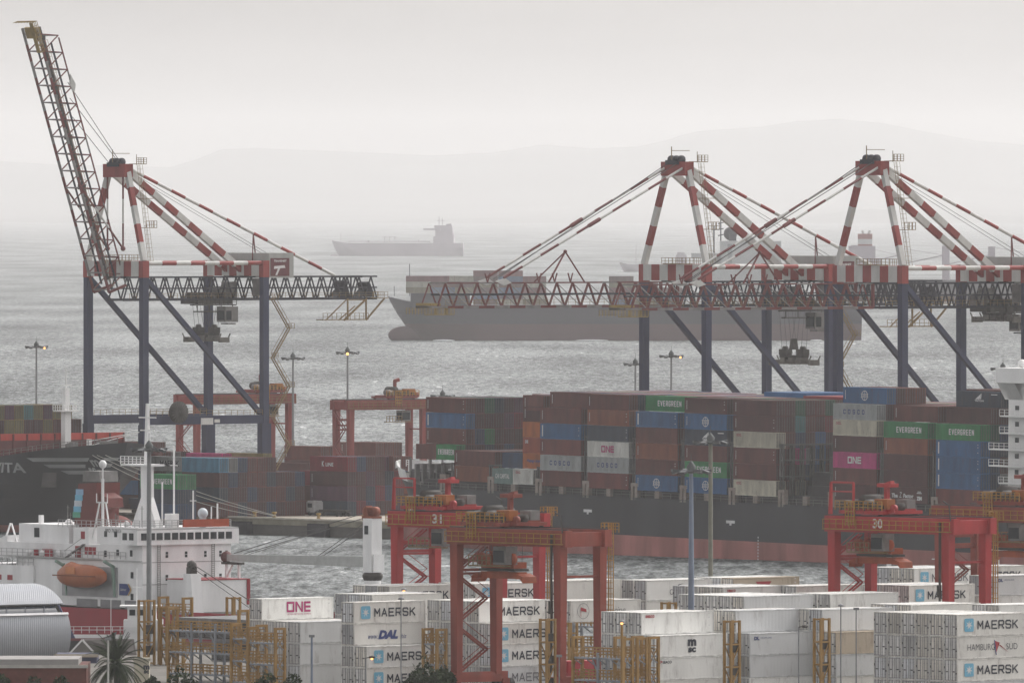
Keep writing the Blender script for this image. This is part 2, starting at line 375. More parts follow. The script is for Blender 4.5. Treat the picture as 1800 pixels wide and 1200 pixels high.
def door_mesh(L, W_, Hh, s, reefer=False):
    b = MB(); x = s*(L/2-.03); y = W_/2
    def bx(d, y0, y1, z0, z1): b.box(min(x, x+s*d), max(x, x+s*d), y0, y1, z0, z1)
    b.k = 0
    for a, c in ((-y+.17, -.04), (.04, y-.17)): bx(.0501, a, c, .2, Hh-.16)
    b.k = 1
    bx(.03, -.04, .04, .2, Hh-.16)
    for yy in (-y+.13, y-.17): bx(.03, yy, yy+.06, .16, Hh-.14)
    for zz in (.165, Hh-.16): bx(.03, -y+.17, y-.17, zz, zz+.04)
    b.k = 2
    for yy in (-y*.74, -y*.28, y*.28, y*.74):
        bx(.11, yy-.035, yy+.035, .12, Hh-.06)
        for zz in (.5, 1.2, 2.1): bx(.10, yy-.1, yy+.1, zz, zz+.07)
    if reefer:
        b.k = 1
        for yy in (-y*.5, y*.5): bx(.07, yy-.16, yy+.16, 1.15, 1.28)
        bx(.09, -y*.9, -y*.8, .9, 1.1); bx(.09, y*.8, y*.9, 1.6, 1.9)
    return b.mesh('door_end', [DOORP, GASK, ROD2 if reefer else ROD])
def machine_mesh(L, W_, Hh, s):     # refrigeration unit end
    b = MB(); x = s*(L/2-.03); y = W_/2
    def bx(d, y0, y1, z0, z1): b.box(min(x, x+s*d), max(x, x+s*d), y0, y1, z0, z1)
    b.k = 0; bx(.05, -y+.17, y-.17, 1.55, Hh-.16); b.k = 1
    bx(.03, -y+.17, y-.17, .2, 1.5); bx(.07, -y*.55, y*.55, 1.75, 2.3); b.k = 2; bx(.09, -y*.8, -y*.1, .3, 1.2); bx(.09, y*.15, y*.75, .35, .95); bx(.08, -y+.15, y-.15, 1.48, 1.55)
    return b.mesh('machinery_end', [DOORP, GASK, ROD])
CW, CH, CP = 2.46, 3.0, 3.08
ME40, ME20 = body_mesh(12.6, CW, CH, BOXP), body_mesh(6.25, CW, CH, BOXP)
DR40, DR20 = door_mesh(12.6, CW, CH, 1), door_mesh(6.25, CW, CH, 1)
ROTS = math.atan2(-S51, C51)      # ship boxes: +X runs aft, text reads towards +X
TILT = .0115
def globe(r=.95):
    p = ring(r*.86, r, 18)+[(0, [(-r*1.15, .30*r), (r*1.15, .30*r), (r*1.15, .38*r), (-r*1.15, .38*r)]), (0, [(-r*1.15, -.38*r), (r*1.15, -.38*r), (r*1.15, -.30*r), (-r*1.15, -.30*r)]), (0, [(-.05*r, .38*r), (.05*r, .38*r), (.05*r, r), (-.05*r, r)]), (0, [(-.05*r, -.38*r), (.05*r, -.38*r), (.05*r, -r), (-.05*r, -r)])]
    return flat('emblem', p, [WHITE])
GLOBE = globe()
def one_mesh(m, h=1.3):
    w = h*.95; t = h*.2; x = -w*1.62; P = []
    P += [(0, [(x, -h/2), (x+w, -h/2), (x+w, -h/2+t), (x, -h/2+t)]), (0, [(x, h/2-t), (x+w, h/2-t), (x+w, h/2), (x, h/2)]), (0, [(x, -h/2+t), (x+t, -h/2+t), (x+t, h/2-t), (x, h/2-t)]), (0, [(x+w-t, -h/2+t), (x+w, -h/2+t), (x+w, h/2-t), (x+w-t, h/2-t)])]
    x += w*1.15
    P += [(0, [(x, -h/2), (x+t, -h/2), (x+t, h/2), (x, h/2)]), (0, [(x+w-t, -h/2), (x+w, -h/2), (x+w, h/2), (x+w-t, h/2)]), (0, [(x+t, h/2), (x+t, h/2-t*1.3), (x+w-t, -h/2), (x+w-t, -h/2+t*1.3)])]
    x += w*1.15
    P += [(0, [(x, -h/2), (x+t, -h/2), (x+t, h/2), (x, h/2)])]+[(0, [(x+t, z), (x+w*.85, z), (x+w*.85, z+t), (x+t, z+t)]) for z in (-h/2, -t/2, h/2-t)]
    return flat('lettering', P, [m])
def letter(o, me, x, z, W_=CW, name='lettering'):
    c = link(name, me, o, (x, -W_/2-.015, z)); return c
NBOX = [0]
def paint(o, me, x, z, W_, kind):
    """writing by kind on the -Y side"""
def box_at(pos, rz, colour, label, group, L=40, marks=(), tilt=0.0, doors=True, cat='shipping container', vary=.12):
    o = link('shipping_container', ME40 if L == 40 else ME20, None, pos, (0, tilt, rz)); k = 1+rnd.uniform(-vary, vary)
    c = PAL[colour]; o.color = (c[0]*k, c[1]*k, c[2]*k, 1); tag(o, label, cat, group)
    if doors:
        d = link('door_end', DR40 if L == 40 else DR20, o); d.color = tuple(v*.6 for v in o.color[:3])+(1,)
    for mk in marks: mark(o, mk, L)
    return o
def mark(o, mk, L=40, W_=CW, hh=CH):
    k = mk[0]; x0 = -6.3 if L == 40 else -3.1
    if k == 'T':      # text, centre x, z, width, height, material, bold, shear
        _, s, x, z, w, h, m, bo, sh = mk; letter(o, text_mesh(s, w, h, m, bo, sh), x, z, W_)
    elif k == 'evergreen': letter(o, stroke_mesh('EVERGREEN', 7.2 if L == 40 else 5.0, 1.1, WHITE, .17, .3), 1.0 if L == 40 else 0, hh*.52, W_)
    elif k == 'cosco': letter(o, stroke_mesh('COSCO', 6.2, .9, NAVYP, .2, .9), -.2, hh*.5, W_)
    elif k == 'globe': letter(o, GLOBE, 0, hh*.5, W_, 'emblem'); letter(o, text_mesh('COSCO', 1.6, .42, WHITE, .02), 0, hh*.5, W_)
    elif k == 'one': letter(o, one_mesh(MAGP if mk[1] == 'm' else WHITE), 0, hh*.52, W_)
    elif k == 'bar': letter(o, flat('side_code', [(0, [(-.16, -hh*.36), (.16, -hh*.36), (.16, hh*.36), (-.16, hh*.36)])], [WHITE]), x0+.75, hh*.52, W_, 'side_code')
    elif k == 'code': letter(o, CODE, x0+.7, hh*.55, W_, 'side_code')
    elif k == 'ticks': letter(o, TICKS, -x0-.6, hh*.5, W_, 'side_code')
    elif k == 'kline': letter(o, text_mesh('K', .75, 1.1, WHITE, .03), -1.9, hh*.5, W_); letter(o, text_mesh('LINE', 2.6, .75, WHITE, .02), .3, hh*.46, W_)
    elif k == 'ool': letter(o, text_mesh('OOCL', 1.5, .5, REDP, .03), x0+1.6, hh*.78, W_)
    elif k == 'tri':
        P = [(0, [(-1.1, -.2), (.6, .9), (.15, -.2)]), (0, [(.25, -.1), (.75, 1.0), (.55, -.2)])]
        letter(o, flat('emblem', P, [WHITE]), .3, hh*.58, W_, 'emblem'); letter(o, text_mesh('TRITON', 2.6, .35, WHITE, .03), .3, hh*.42, W_)
        letter(o, flat('side_code', [(0, [(-.9, 0), (.9, 0), (.9, .16), (-.9, .16)])], [WHITE]), 4.6, hh*.8, W_, 'side_code')
CODE = flat('side_code', [(0, [(-.06, z), (.08, z), (.08, z+.28), (-.06, z+.28)]) for z in (-.9, -.55, -.2, .15, .5)], [WHITE])
TICKS = flat('side_code', [(0, [(-.12, z), (.12, z), (.12, z+.12), (-.12, z+.12)]) for z in (-.7, .3, .8)], [WHITE])

STROKE = {'M': [[(0, 0), (0, 1), (.5, .35), (1, 1), (1, 0)]], 'A': [[(0, 0), (.5, 1), (1, 0)], [(.22, .3), (.78, .3)]], 'E': [[(1, 1), (0, 1), (0, 0), (1, 0)], [(0, .5), (.85, .5)]], 'R': [[(0, 0), (0, 1), (.85, 1), (1, .88), (1, .6), (.85, .45), (0, .45)], [(.55, .45), (1, 0)]], 'S': [[(1, .82), (.85, 1), (.15, 1), (0, .85), (0, .62), (.15, .52), (.85, .48), (1, .38), (1, .15), (.85, 0), (.15, 0), (0, .18)]], 'K': [[(0, 0), (0, 1)], [(.95, 1), (.1, .45)], [(.35, .6), (1, 0)]], 'V': [[(0, 1), (.5, 0), (1, 1)]], 'G': [[(1, .8), (.85, 1), (.15, 1), (0, .85), (0, .15), (.15, 0), (.85, 0), (1, .15), (1, .48), (.55, .48)]], 'N': [[(0, 0), (0, 1), (1, 0), (1, 1)]], 'C': [[(1, .8), (.85, 1), (.15, 1), (0, .85), (0, .15), (.15, 0), (.85, 0), (1, .2)]], 'O': [[(.15, 0), (0, .15), (0, .85), (.15, 1), (.85, 1), (1, .85), (1, .15), (.85, 0), (.15, 0)]]}
def stroke_mesh(txt, w, h, m, t=.17, gap=.35):
    key = ('stroke', txt, w, h, m.name)
    if key in TXT: return TXT[key]
    n = len(txt); cw = w/(n+gap*(n-1)); b = MB(); k = 0
    for i, ch in enumerate(txt):
        x0 = -w/2+i*cw*(1+gap)
        for pl in STROKE[ch]:
            P = [(x0+t*h/2+u*(cw-t*h), -h/2+t*h/2+v*(h-t*h)) for u, v in pl]
            for (ax, az), (cx, cz) in zip(P, P[1:]):
                L_ = math.hypot(cx-ax, cz-az) or 1; dx, dz = (cx-ax)/L_, (cz-az)/L_; e = t*h/2; y = -.002*(k % 5); k += 1
                b.add([(ax-dx*e*.7-dz*e, y, az-dz*e*.7+dx*e), (ax-dx*e*.7+dz*e, y, az-dz*e*.7-dx*e), (cx+dx*e*.7+dz*e, y, cz+dz*e*.7-dx*e), (cx+dx*e*.7-dz*e, y, cz+dz*e*.7+dx*e)], [(0, 1, 2, 3)])
    me = b.mesh('lettering', [m]); TXT[key] = me; return me
# ---------------------------------------------------------------- ship hulls
def hull(parent, L, Bm, zd, bands, mats, sheer=3.0, entry=.16, rake=7.0, stern_full=.75, bulb=None, zlow=-1.0, bow_up=None, nu=40, flare=1.0, sx=1, name='hull', bluff=1.2):
    """bow at x = 0 and stern at x = L (sx=1) along local X; bands: [(z, material)] from the bottom; deck level zd with sheer towards the bow"""
    b = MB(); zs = [zlow]+[z for z, _ in bands]; zs = zs+[None]
    def zdeck(x): return zd+sheer*max(0, 1-x/(L*.16))**1.5
    def half(x, zf):    # zf: 0 at water, 1 at deck
        xb = rake*(1-min(1, max(0, zf)))**1.2; e = L*(entry*(1.7-.9*zf*flare)); u = max(0, min(1, (x-xb)/e)); w = 1-(1-u)**(1.7+bluff*zf)
        us = max(0, min(1, (L-x)/(L*.16))); w2 = 1-(1-us)**2.4*(1-stern_full*max(0, min(1, zf*1.6)))
        return Bm/2*w*w2
    lv = []
    zref = [zlow, 0]+[z for z, _ in bands]
    levels = sorted(set(zref))+[.2, .4, .6, .8, 'd']; levels[len(set(zref)):-1] = ['f%g' % q for q in (.2, .4, .6, .8)]
    for sgn in (-1, 1):
        rows = []
        for lev in levels:
            row = []
            for i in range(nu+1):
                x = L*(i/nu)**1.35; zt = zdeck(x)
                z = zt if lev == 'd' else (bands[-1][0]+(zt-bands[-1][0])*float(lev[1:]) if isinstance(lev, str) else lev)
                zf = max(0, z)/zt; xb = rake*(1-min(1, zf))**1.2
                xx = max(x, xb) if i > 0 else xb
                row.append((sx*xx, sgn*half(xx, zf), z))
            rows.append(row)
        for j in range(len(rows)-1):
            z0 = rows[j][nu][2]; k = len(bands)
            for q, (zb, _) in enumerate(bands):
                if z0 < zb-1e-6: k = q; break
            b.k = k
            vs = rows[j]+rows[j+1]; n = nu+1
            fs = [(i, i+1, n+i+1, n+i) for i in range(nu)]
            if sgn*sx > 0: fs = [tuple(reversed(f)) for f in fs]
            b.add(vs, fs, smooth=True)
        lv.append(rows)
    # deck and transom
    b.k = len(bands)+1; n = nu+1
    b.add([(x, y, z-.15) for x, y, z in lv[0][-1]]+[(x, y, z-.15) for x, y, z in lv[1][-1]], [(i, n+i, n+i+1, i+1) for i in range(nu)])
    b.k = len(bands)
    for j in range(len(levels)-1):
        a, c = lv[0][j][nu], lv[0][j+1][nu]; d, e = lv[1][j+1][nu], lv[1][j][nu]; b.add([a, c, d, e], [(0, 1, 2, 3)])
    if bulb:
        b.k = 0; b.ball((sx*bulb[0], 0, bulb[1]), 1, 12, sx=bulb[2], sy=bulb[3], sz=bulb[4])
    o = b.build(name, mats, parent); return o, half, zdeck
HULLBLK = mat('black hull paint', (.028, .03, .036), .55, var=.4, scale=.12, streak=True)
HULLRED = mat('faded red boot paint', (.36, .14, .125), .75, var=.4, scale=.22, streak=True)
DECKM = mat('ship deck paint', (.06, .055, .05), .8, var=.3)
SHIPW = mat('ship white paint', (.78, .78, .77), .5, var=.10, scale=.3, streak=True)
SHIPG = mat('ship grey steel', (.18, .175, .17), .7, var=.3)
DARKS = mat('dark ship steel', (.035, .033, .035), .7, var=.3)
PILL = mat('weathered deck pillar', (.26, .22, .19), .8, var=.3)
WIN = mat('dark window glass', (.02, .025, .03), .15, var=.05)

# ---------------------------------------------------------------- moored container ship
tb = t_of(690, 17)-3.6
org = berth(tb, 16.5, 0)
cs = thing('container_ship', 'black hulled container ship with pink boot topping, moored and stacked high with boxes', 'container ship', org, ROTS, tilt=TILT)
SLZ = lambda z, x: z+TILT*x               # water-frame z -> local z at distance x aft
def ship_local(px, b):                   # distance aft of the bow tip of the point of row b seen at picture column px
    return tb-t_of(px, b)
_, hhalf, hdeck = hull(cs, 262, 33, 12.4, [(5.0, 0)], [HULLRED, HULLBLK, DECKM], sheer=2.2, entry=.15, rake=8, bulb=(4.5, 1.6, 7, 3.2, 4.4), flare=1.0, bluff=.2)
tm = text_mesh
bl = MB(); x0, x1 = .8, 19.0
pts = []
for i in range(9):
    x = x0+(x1-x0)*i/8; pts.append((x, -hhalf(x, 1)-.05, hdeck(x)))
for a, c in zip(pts, pts[1:]):
    bl.add([a, c, (c[0]-.4, c[1]-.35, c[2]+2.3), (a[0]-.4, a[1]-.35, a[2]+2.3)], [(0, 1, 2, 3)])
    if c[0] < 7: bl.add([(a[0], -a[1], a[2]), (c[0], -c[1], c[2]), (c[0]-.4, -c[1]+.35, c[2]+2.3), (a[0]-.4, -a[1]+.35, a[2]+2.3)], [(3, 2, 1, 0)])
bl.build('bow_bulwark', [SHIPW], cs)
cm = MB()                                 # hatch coamings and lashing bridges
cm.k = 0; cm.box(9, 24, -5, 5, 12.8, 15.4); cm.box(14, 24, -9, 9, 12.8, 15.2); cm.box(24, 232, -13.6, 13.6, 12.2, 14.0); xg = ship_local(1376, 0); cm.box(xg, xg+12, -9, 13, 13.5, 18.5); cm.box(xg+2, xg+9, -12, -9.5, 13.5, 16); cm.build('hatch_coaming', [DARKS], cs)
bayx = [ship_local(px, 0) for px in (781, 865, 949, 1032, 1117, 1203, 1289, 1376, 1464, 1553, 1645)]
for i, x in enumerate(bayx):
    g = MB(); hgt = 24 if i > 2 else 17.5
    if i == 8: hgt = 22
    for yy in [-16.2+2.52*q for q in range(14)]: g.box(x-1.35, x-1.05, yy-.12, yy+.12, 12.2, hgt)
    for yy in [-16.2+2.52*q for q in range(14)]: g.box(x-.65, x-.35, yy-.12, yy+.12, 12.2, hgt)
    for z in (hgt-.3, hgt-3.3, hgt-6.4):
        if z > 13: g.box(x-1.4, x-.3, -16.4, 16.6, z, z+.22)
    g.build('lashing_bridge', [mat('dark lashing steel', (.075, .07, .07), .7)], cs)
    p = MB()
    for xx in (x-1.6, x-.4): p.box(xx, xx+.75, -16.5, -15.6, 11.9, 15.0)
    p.box(x-1.6, x+.35, -16.55, -15.6, 14.6, 15.2); p.build('bridge_pedestal', [PILL], cs)
    if i > 0:
        p = MB(); p.box(x+5.6, x+6.9, -16.4, -15.6, 11.9, 14.1); p.build('hatch_pillar', [PILL], cs)
rl = MB(); rl.rail([(24, -16.4, 12.4), (235, -16.4, 12.4)], 1.1, 2.5, .035); rl.build('deck_rail', [SHIPG], cs)
# tug marks and draught scale painted on the hull side
for px in (1033, 1284):
    x = ship_local(px, 0); tmk = flat('tug_mark', [(0, [(-1.3, .1), (1.3, .1), (1.3, .65), (-1.3, .65)]), (0, [(-.3, -.3), (.3, -.3), (.3, .1), (-.3, .1)])], [WHITE])
    link('tug_mark', tmk, cs, (x, -16.58, 8.2 if px > 1200 else 9.0))
sc_ = flat('draught_scale', [(0, [(-.12, z*.6), (.12, z*.6), (.12, z*.6+.3), (-.12, z*.6+.3)]) for z in range(9)], [WHITE])
link('draught_scale', sc_, cs, (ship_local(1333, 0), -16.6, .9))
# bow rail and foremast fittings
g = MB(); g.rail([(.3, -.8, 15.6), (3.5, -4.4, 15.4)], 1.3, .9, .07, 3); g.rail([(.3, .8, 15.6), (3.5, 4.4, 15.4)], 1.3, .9, .07, 3); g.build('bow_rail', [SHIPW], cs)
g = MB(); g.bar((14, -4, 14), (14, -4, 19), .5); g.bar((14, -9, 14), (14, -9, 17.8), .4); g.box(9, 12, -3, 3, 14, 16.5)
for q in range(5): g.box(19+1*q*1.0, 19.5+q, -12+q, -11+q, 13, 16.8)
g.build('foredeck_gear', [SHIPG], cs)
# accommodation block at the stern end of the picture
xs = ship_local(1772, 0)-10.5
g = MB(); g.box(xs+8, xs+22, -14.5, 14.5, 12.2, 37.2); g.box(xs+6.6, xs+18, -16.6, 16.6, 37.2, 40)
g.add([(xs+7, -16.6, 37.2), (xs+12, -16.6, 37.2), (xs+12, -14.5, 34), (xs+7, -14.5, 34)], [(0, 1, 2, 3), (3, 2, 1, 0)])
for z, q in ((18.2, 7.4), (21.4, 4.6), (24.5, 4.6), (27.6, 7.6), (30.8, 7.6)): g.box(xs+q, xs+22, -16.4, -14.5, z, z+.25); g.rail([(xs+q, -16.4, z+.25), (xs+22, -16.4, z+.25)], 1.1, 1.5, .04)
g.tube((xs+13, -9, 39.9), (xs+13, -9, 46), .4, .3); g.bar((xs+11, -9, 43.5), (xs+15, -9, 43.5), .3); g.ball((xs+10, -13, 40.8), .8)
ac = g.build('accommodation_block', [SHIPW], cs)
g = MB(); 
for q in range(9): g.box(xs+6.5, xs+6.58, -15.5+q*3.5, -13+q*3.5, 38, 39.3)
for z in (20, 23, 26, 29, 32):
    for q in range(3): g.box(xs+10+q*3.5, xs+11+q*3.5, -14.6, -14.5, z, z+.9)
g.build('bridge_window', [WIN], ac)
g = MB(); g.bar((xs+7, -15.5, 15), (xs+13, -15.5, 18), .8, .15); g.bar((xs+13, -15.5, 24.4), (xs+19, -15.5, 27.4), .8, .15); g.build('stairway', [SHIPW], ac)

GSHIP = 'containers stacked on the moored container ship'
z0f = lambda px: 13.05-(px-949)/696*1.5
ORD = ['first', 'second', 'third', 'fourth', 'fifth', 'sixth', 'seventh', 'eighth', 'ninth', 'tenth', 'eleventh', 'twelfth', 'thirteenth']
def sbox(px, row, tier, colour, marks=(), L=40, off=0.0, dz=0.0, bay=None, doors=True, vary=.12):
    """px: picture column of the forward edge when in row 0 of that bay; row inward; tier from 0"""
    t = t_of(px, 0)-off; Ln = 12.6 if L == 40 else 6.25
    p = berth(t-Ln/2, .05+row*2.52+CW/2, z0f(px)+tier*CP+dz)
    bn = bay if bay is not None else px
    w = ''
    words = {'evergreen': ' with white lettering', 'cosco': ' with spaced blue lettering', 'globe': ' with round globe emblem', 'one': ' with big block lettering'}.get(marks[0][0] if marks else '', '')
    label = f"{colour} container{words}, tier {tier+1}, bay {bn} from bow, row {row+1}"
    if L == 20: label = f"short {colour} container, tier {tier+1}, bay {bn} {'aft' if off > 2 else 'fore'} half, row {row+1}"
    o = box_at(p, ROTS, colour, label, GSHIP, L, marks, TILT, doors, vary=vary); return o
BAR, CD, TK = ('bar',), ('code',), ('ticks',)
NEAR = {  # bay number: (column, [bottom..top])
 5: (949, [('rust brown', [CD]), ('light grey', ['cosco']), ('reddish brown', [CD]), ('blue', [BAR, TK]), ('rust brown', [CD])]),
 6: (1032, [('reddish brown', [TK]), ('light grey', ['cosco']), ('white', ['onem']), ('navy', [TK]), ('orange brown', [CD, TK]), ('rust brown', [CD])]),
 7: (1117, [('blue', ['globe', CD]), ('rust brown', [TK]), ('orange brown', [CD]), ('rust brown', []), ('blue', [BAR, TK])]),
 8: (1203, [('blue', ['globe', CD]), ('green', ['evergreen']), ('rust brown', [CD]), ('navy', ['tri']), ('blue', ['globe', CD]), ('dark brown', [CD, TK])]),
 9: (1289, [('cream', ['ool']), ('rust brown', [CD]), ('rust brown', [CD, TK]), ('cream', ['ool']), ('dark brown', [CD, TK]), ('dark brown', [CD])]),
 11: (1464, [('dark brown', [CD]), ('rust brown', [CD]), ('magenta', ['onew']), ('dark brown', [CD]), ('cream', ['ool']), ('light grey', ['cosco'])]),
 12: (1553, [('dark brown', ['zin']), ('dark brown', []), ('dark brown', []), ('orange brown', [CD]), ('green', ['evergreen'])]),
 13: (1645, [('reddish brown', [TK]), ('blue', [BAR, TK]), ('blue', [BAR, TK]), ('blue', [BAR, TK]), ('green', ['evergreen'])])}
def mk(s):
    if s == 'onem': return ('one', 'm')
    if s == 'onew': return ('one', 'w')
    return (s,) if isinstance(s, str) else s
for bay, (px, tiers) in NEAR.items():
    for k, (c, ms) in enumerate(tiers):
        o = sbox(px, 0, k, c, [mk(s) for s in ms if s != 'zin'], bay=bay, vary=.06)
        if 'zin' in ms:
            letter(o, text_mesh('The', 1.7, .8, WHITE, .03), -3.1, 1.4); letter(o, text_mesh('Factor', 2.9, .8, WHITE, .03), .9, 1.4)
            letter(o, text_mesh('ZIM', 1.5, .75, WHITE, .06), 4.0, 1.0); letter(o, text_mesh('Z', .7, 1.0, WHITE, .0, .2), -1.4, 1.55)
            letter(o, flat('side_code', [(0, [(-.7, 0), (.7, 0), (.7, .15), (-.7, .15)]), (0, [(-.5, .3), (.5, .3), (.5, .42), (-.5, .42)])], [WHITE]), 4.0, 1.9, name='side_code')
BR = ['rust brown', 'dark brown', 'reddish brown', 'rust brown', 'dark brown', 'dark blue', 'navy', 'dark green', 'dark brown', 'purple']
# inner rows: only their top boxes and the ends over empty or lower bays can be seen
INNER = MB(); INCOL = ['rust brown', 'dark brown', 'reddish brown', 'dark blue', 'navy', 'dark green', 'purple', 'blue', 'dark red']
def inner(px, row, tier, colour, dz):      # far inner rows: past the count of boxes worth an object each
    m = Matrix.Rotation(ROTS, 3, 'Z') @ Matrix.Rotation(TILT, 3, 'Y'); p = berth(t_of(px, 0)-6.3, .05+row*2.52+CW/2, z0f(px)+tier*CP+dz)
    INNER.k = INCOL.index(colour) if colour in INCOL else 0; v0 = len(INNER.v); INNER.box(-6.3, 6.3, -CW/2, CW/2, 0, CH)
    for i in range(v0, len(INNER.v)): INNER.v[i] = tuple(m @ Vector(INNER.v[i])+p)
def top_row(bay, px, rows, tier, cols=None, dz=0.0):
    for i, r_ in enumerate(rows):
        if r_ >= 3: inner(px, r_, tier, (cols or BR)[(i*3+bay) % len(cols or BR)], dz)
        else: sbox(px, r_, tier, (cols or BR)[(i*3+bay) % len(cols or BR)], bay=bay, dz=dz)
sbox(949, 1, 5, 'rust brown', [CD], bay=5, vary=.05)
top_row(5, 949, range(2, 13), 5)
top_row(6, 1032, range(1, 13), 5)
sbox(1117, 1, 5, 'green', [mk('evergreen')], bay=7, vary=.05); top_row(7, 1117, range(2, 13), 5)
top_row(8, 1203, range(1, 8), 5); top_row(8, 1203, range(8, 13), 5, ['blue', 'dark red', 'blue'], dz=.9)
GC = [['rust brown', 'dark brown', 'rust brown', 'rust brown', 'dark brown', 'dark brown'], ['cream', 'dark brown', 'magenta', 'dark blue', 'teal', 'dark green'],
      ['dark brown', 'dark blue', 'grey', 'dark brown', 'rust brown', 'dark brown'], ['navy', 'dark blue', 'blue', 'blue', 'dark brown', 'rust brown'], ['dark brown', 'rust brown', 'dark brown', 'dark brown', 'dark red', 'dark green'], ['rust brown', 'dark brown', 'rust brown', 'dark brown', 'reddish brown', 'dark brown']]
for r_ in range(1, 7):
    for k in range(0, 6): sbox(1289, r_, k, GC[r_-1][k], bay=9)
top_row(9, 1289, range(7, 13), 5, ['dark red', 'rust brown', 'blue'], dz=.5)
sbox(1464, 1, 6, 'blue', [mk('globe'), CD], bay=11, vary=.05)
for r_ in range(2, 5): sbox(1464, r_, 6, ['dark brown', 'rust brown', 'rust brown'][r_-2], bay=11)
top_row(11, 1464, range(5, 13), 5)
sbox(1464, 1, 5, 'dark brown', bay=11)
for r_ in range(1, 4):
    for k in (4,): sbox(1464, r_, k, 'grey', bay=11)
for r_ in range(1, 5): sbox(1553, r_, 5, ['dark brown', 'rust brown', 'dark brown', 'rust brown'][r_ % 4], [CD] if r_ == 1 else [], bay=12)
sbox(1645, 1, 5, 'dark brown', bay=13)
o = sbox(1645, 2, 6, 'navy', [('tri',)], bay=13, vary=.03)
for r_ in range(2, 6): sbox(1645, r_, 5, 'dark brown', bay=13)
for r_ in range(3, 8): sbox(1645, r_, 6, ['rust brown', 'dark brown', 'rust brown', 'dark red', 'rust brown'][r_-3], bay=13, dz=.3)
for r_ in range(1, 4):
    for k in range(0, 5): sbox(1645, r_, k, [['dark brown', 'dark blue', 'dark blue', 'navy', 'dark green'], ['dark green', 'grey', 'dark brown', 'navy', 'dark blue'], ['rust brown', 'dark brown', 'dark blue', 'dark brown', 'dark green']][r_-1][k], bay=13)
for r_ in range(5, 13): inner(1553, r_, 5, 'rust brown', 0)
# bow bays (lower and narrower)
for k, c in enumerate(['orange brown', 'rust brown']): sbox(781, 1, k, c, [CD], bay=3)
sbox(865, 0, 0, 'grey green', [('T', 'CHI CAPITAL', 0, 1.55, 4.4, .9, WHITE, .02, 0)], 20, 0, bay=4)
sbox(865, 0, 0, 'white', [('ool',)], 20, 6.45, bay=4)
sbox(865, 1, 1, 'dark blue', [], 20, 0, bay=4)
sbox(865, 1, 1, 'orange', [('T', 'Hapag-Lloyd', .3, 1.5, 4.2, .8, NAVYP, .03, 0)], 20, 6.45, bay=4)
sbox(865, 1, 2, 'red orange', [('T', 'DE', -1.9, 2.2, .9, .6, WHITE, .04, 0)], 20, 6.45, bay=4); sbox(865, 1, 3, 'orange', [], 20, 6.45, bay=4)
sbox(865, 1, 4, 'dark brown', [CD], 20, 6.45, bay=4); sbox(865, 1, 5, 'rust brown', [CD], 20, 6.45, bay=4, dz=-.9)
for r_ in range(2, 4): sbox(865, r_, 5, BR[(r_*3) % 10], [], 20, 6.45, bay=4, dz=-.9)
for r_ in range(4, 13): inner(865, r_, 5, BR[(r_*3) % 10], -.9)
for k, c in zip((1, 2, 3, 4), ('dark brown', 'rust brown', 'blue', 'rust brown')):
    if k > 1: sbox(696, 3, k, c, [BAR, TK] if c == 'blue' else [CD, TK], bay=2, dz=.9, vary=.05)
sbox(696, 3, 1, 'dark brown', bay=2, dz=.9); 
sbox(696, 2, 1, 'rust brown', [], 20, 0, bay=2, dz=.85); sbox(696, 2, 1, 'green', [('evergreen',)], 20, 6.45, bay=2, dz=.85, vary=.02)
AC = {4: ['dark brown', 'dark green', 'navy', 'dark brown', 'magenta', 'dark green'], 3: ['dark brown', 'dark brown', 'dark brown', 'purple', 'dark red', 'reddish brown'], 2: ['dark blue', 'green', 'dark brown', 'dark brown', 'dark brown', 'dark blue']}
for k, cs_ in AC.items():
    for i, c in enumerate(cs_): sbox(696, 4+i, k, c if c != 'magenta' else 'purple', bay=2, dz=.9)
for i in range(6): sbox(696, 4+i, 1, ['dark brown', 'navy', 'dark brown', 'dark blue', 'dark brown', 'purple'][i], bay=2, dz=.9)
for i in range(6): sbox(781, 2+i, 1, ['rust brown', 'dark brown', 'navy', 'dark brown', 'rust brown', 'dark brown'][i], bay=3)

io = INNER.build('inner_container_rows', [mat('paint '+c, tuple(v for v in PAL[c]), .62, streak=True, scale=.35) for c in INCOL]); io['kind'] = 'stuff'; io['label'] = 'roofs of the inner container rows on the moored ship'
# ================================================================ ship-to-shore quay cranes
CBLUE = mat('dark blue crane paint', (.016, .021, .06), .6, var=.22, scale=.35, streak=True)
CRED = mat('faded red crane paint', (.25, .034, .03), .6, var=.25, scale=.5, streak=True)
CWHITE = mat('off white crane paint', (.52, .52, .50), .6, var=.18, scale=.5, streak=True)
CMAR = mat('maroon truss paint', (.14, .028, .028), .65, var=.25)
CDARK = mat('dark truss steel', (.014, .015, .026), .65, var=.25)
YELR = mat('weathered yellow handrail', (.20, .135, .055), .7, var=.25)
CHOUSE = mat('grey cladding', (.34, .35, .34), .7, var=.12, streak=True, bump=2.0)
ROPE = mat('wire rope', (.05, .05, .05), .6)
MACH = mat('greasy machinery', (.05, .045, .04), .7, var=.4)
LAMPW = mat('lit flood lamp', (1.0, .5, .16), .5, emit=2.2, var=0)
LAMPO = mat('unlit flood lamp', (.20, .20, .21), .4)
RA = math.atan2(C51, S51)     # crane frame: +X landward, +Y along the quay (away)
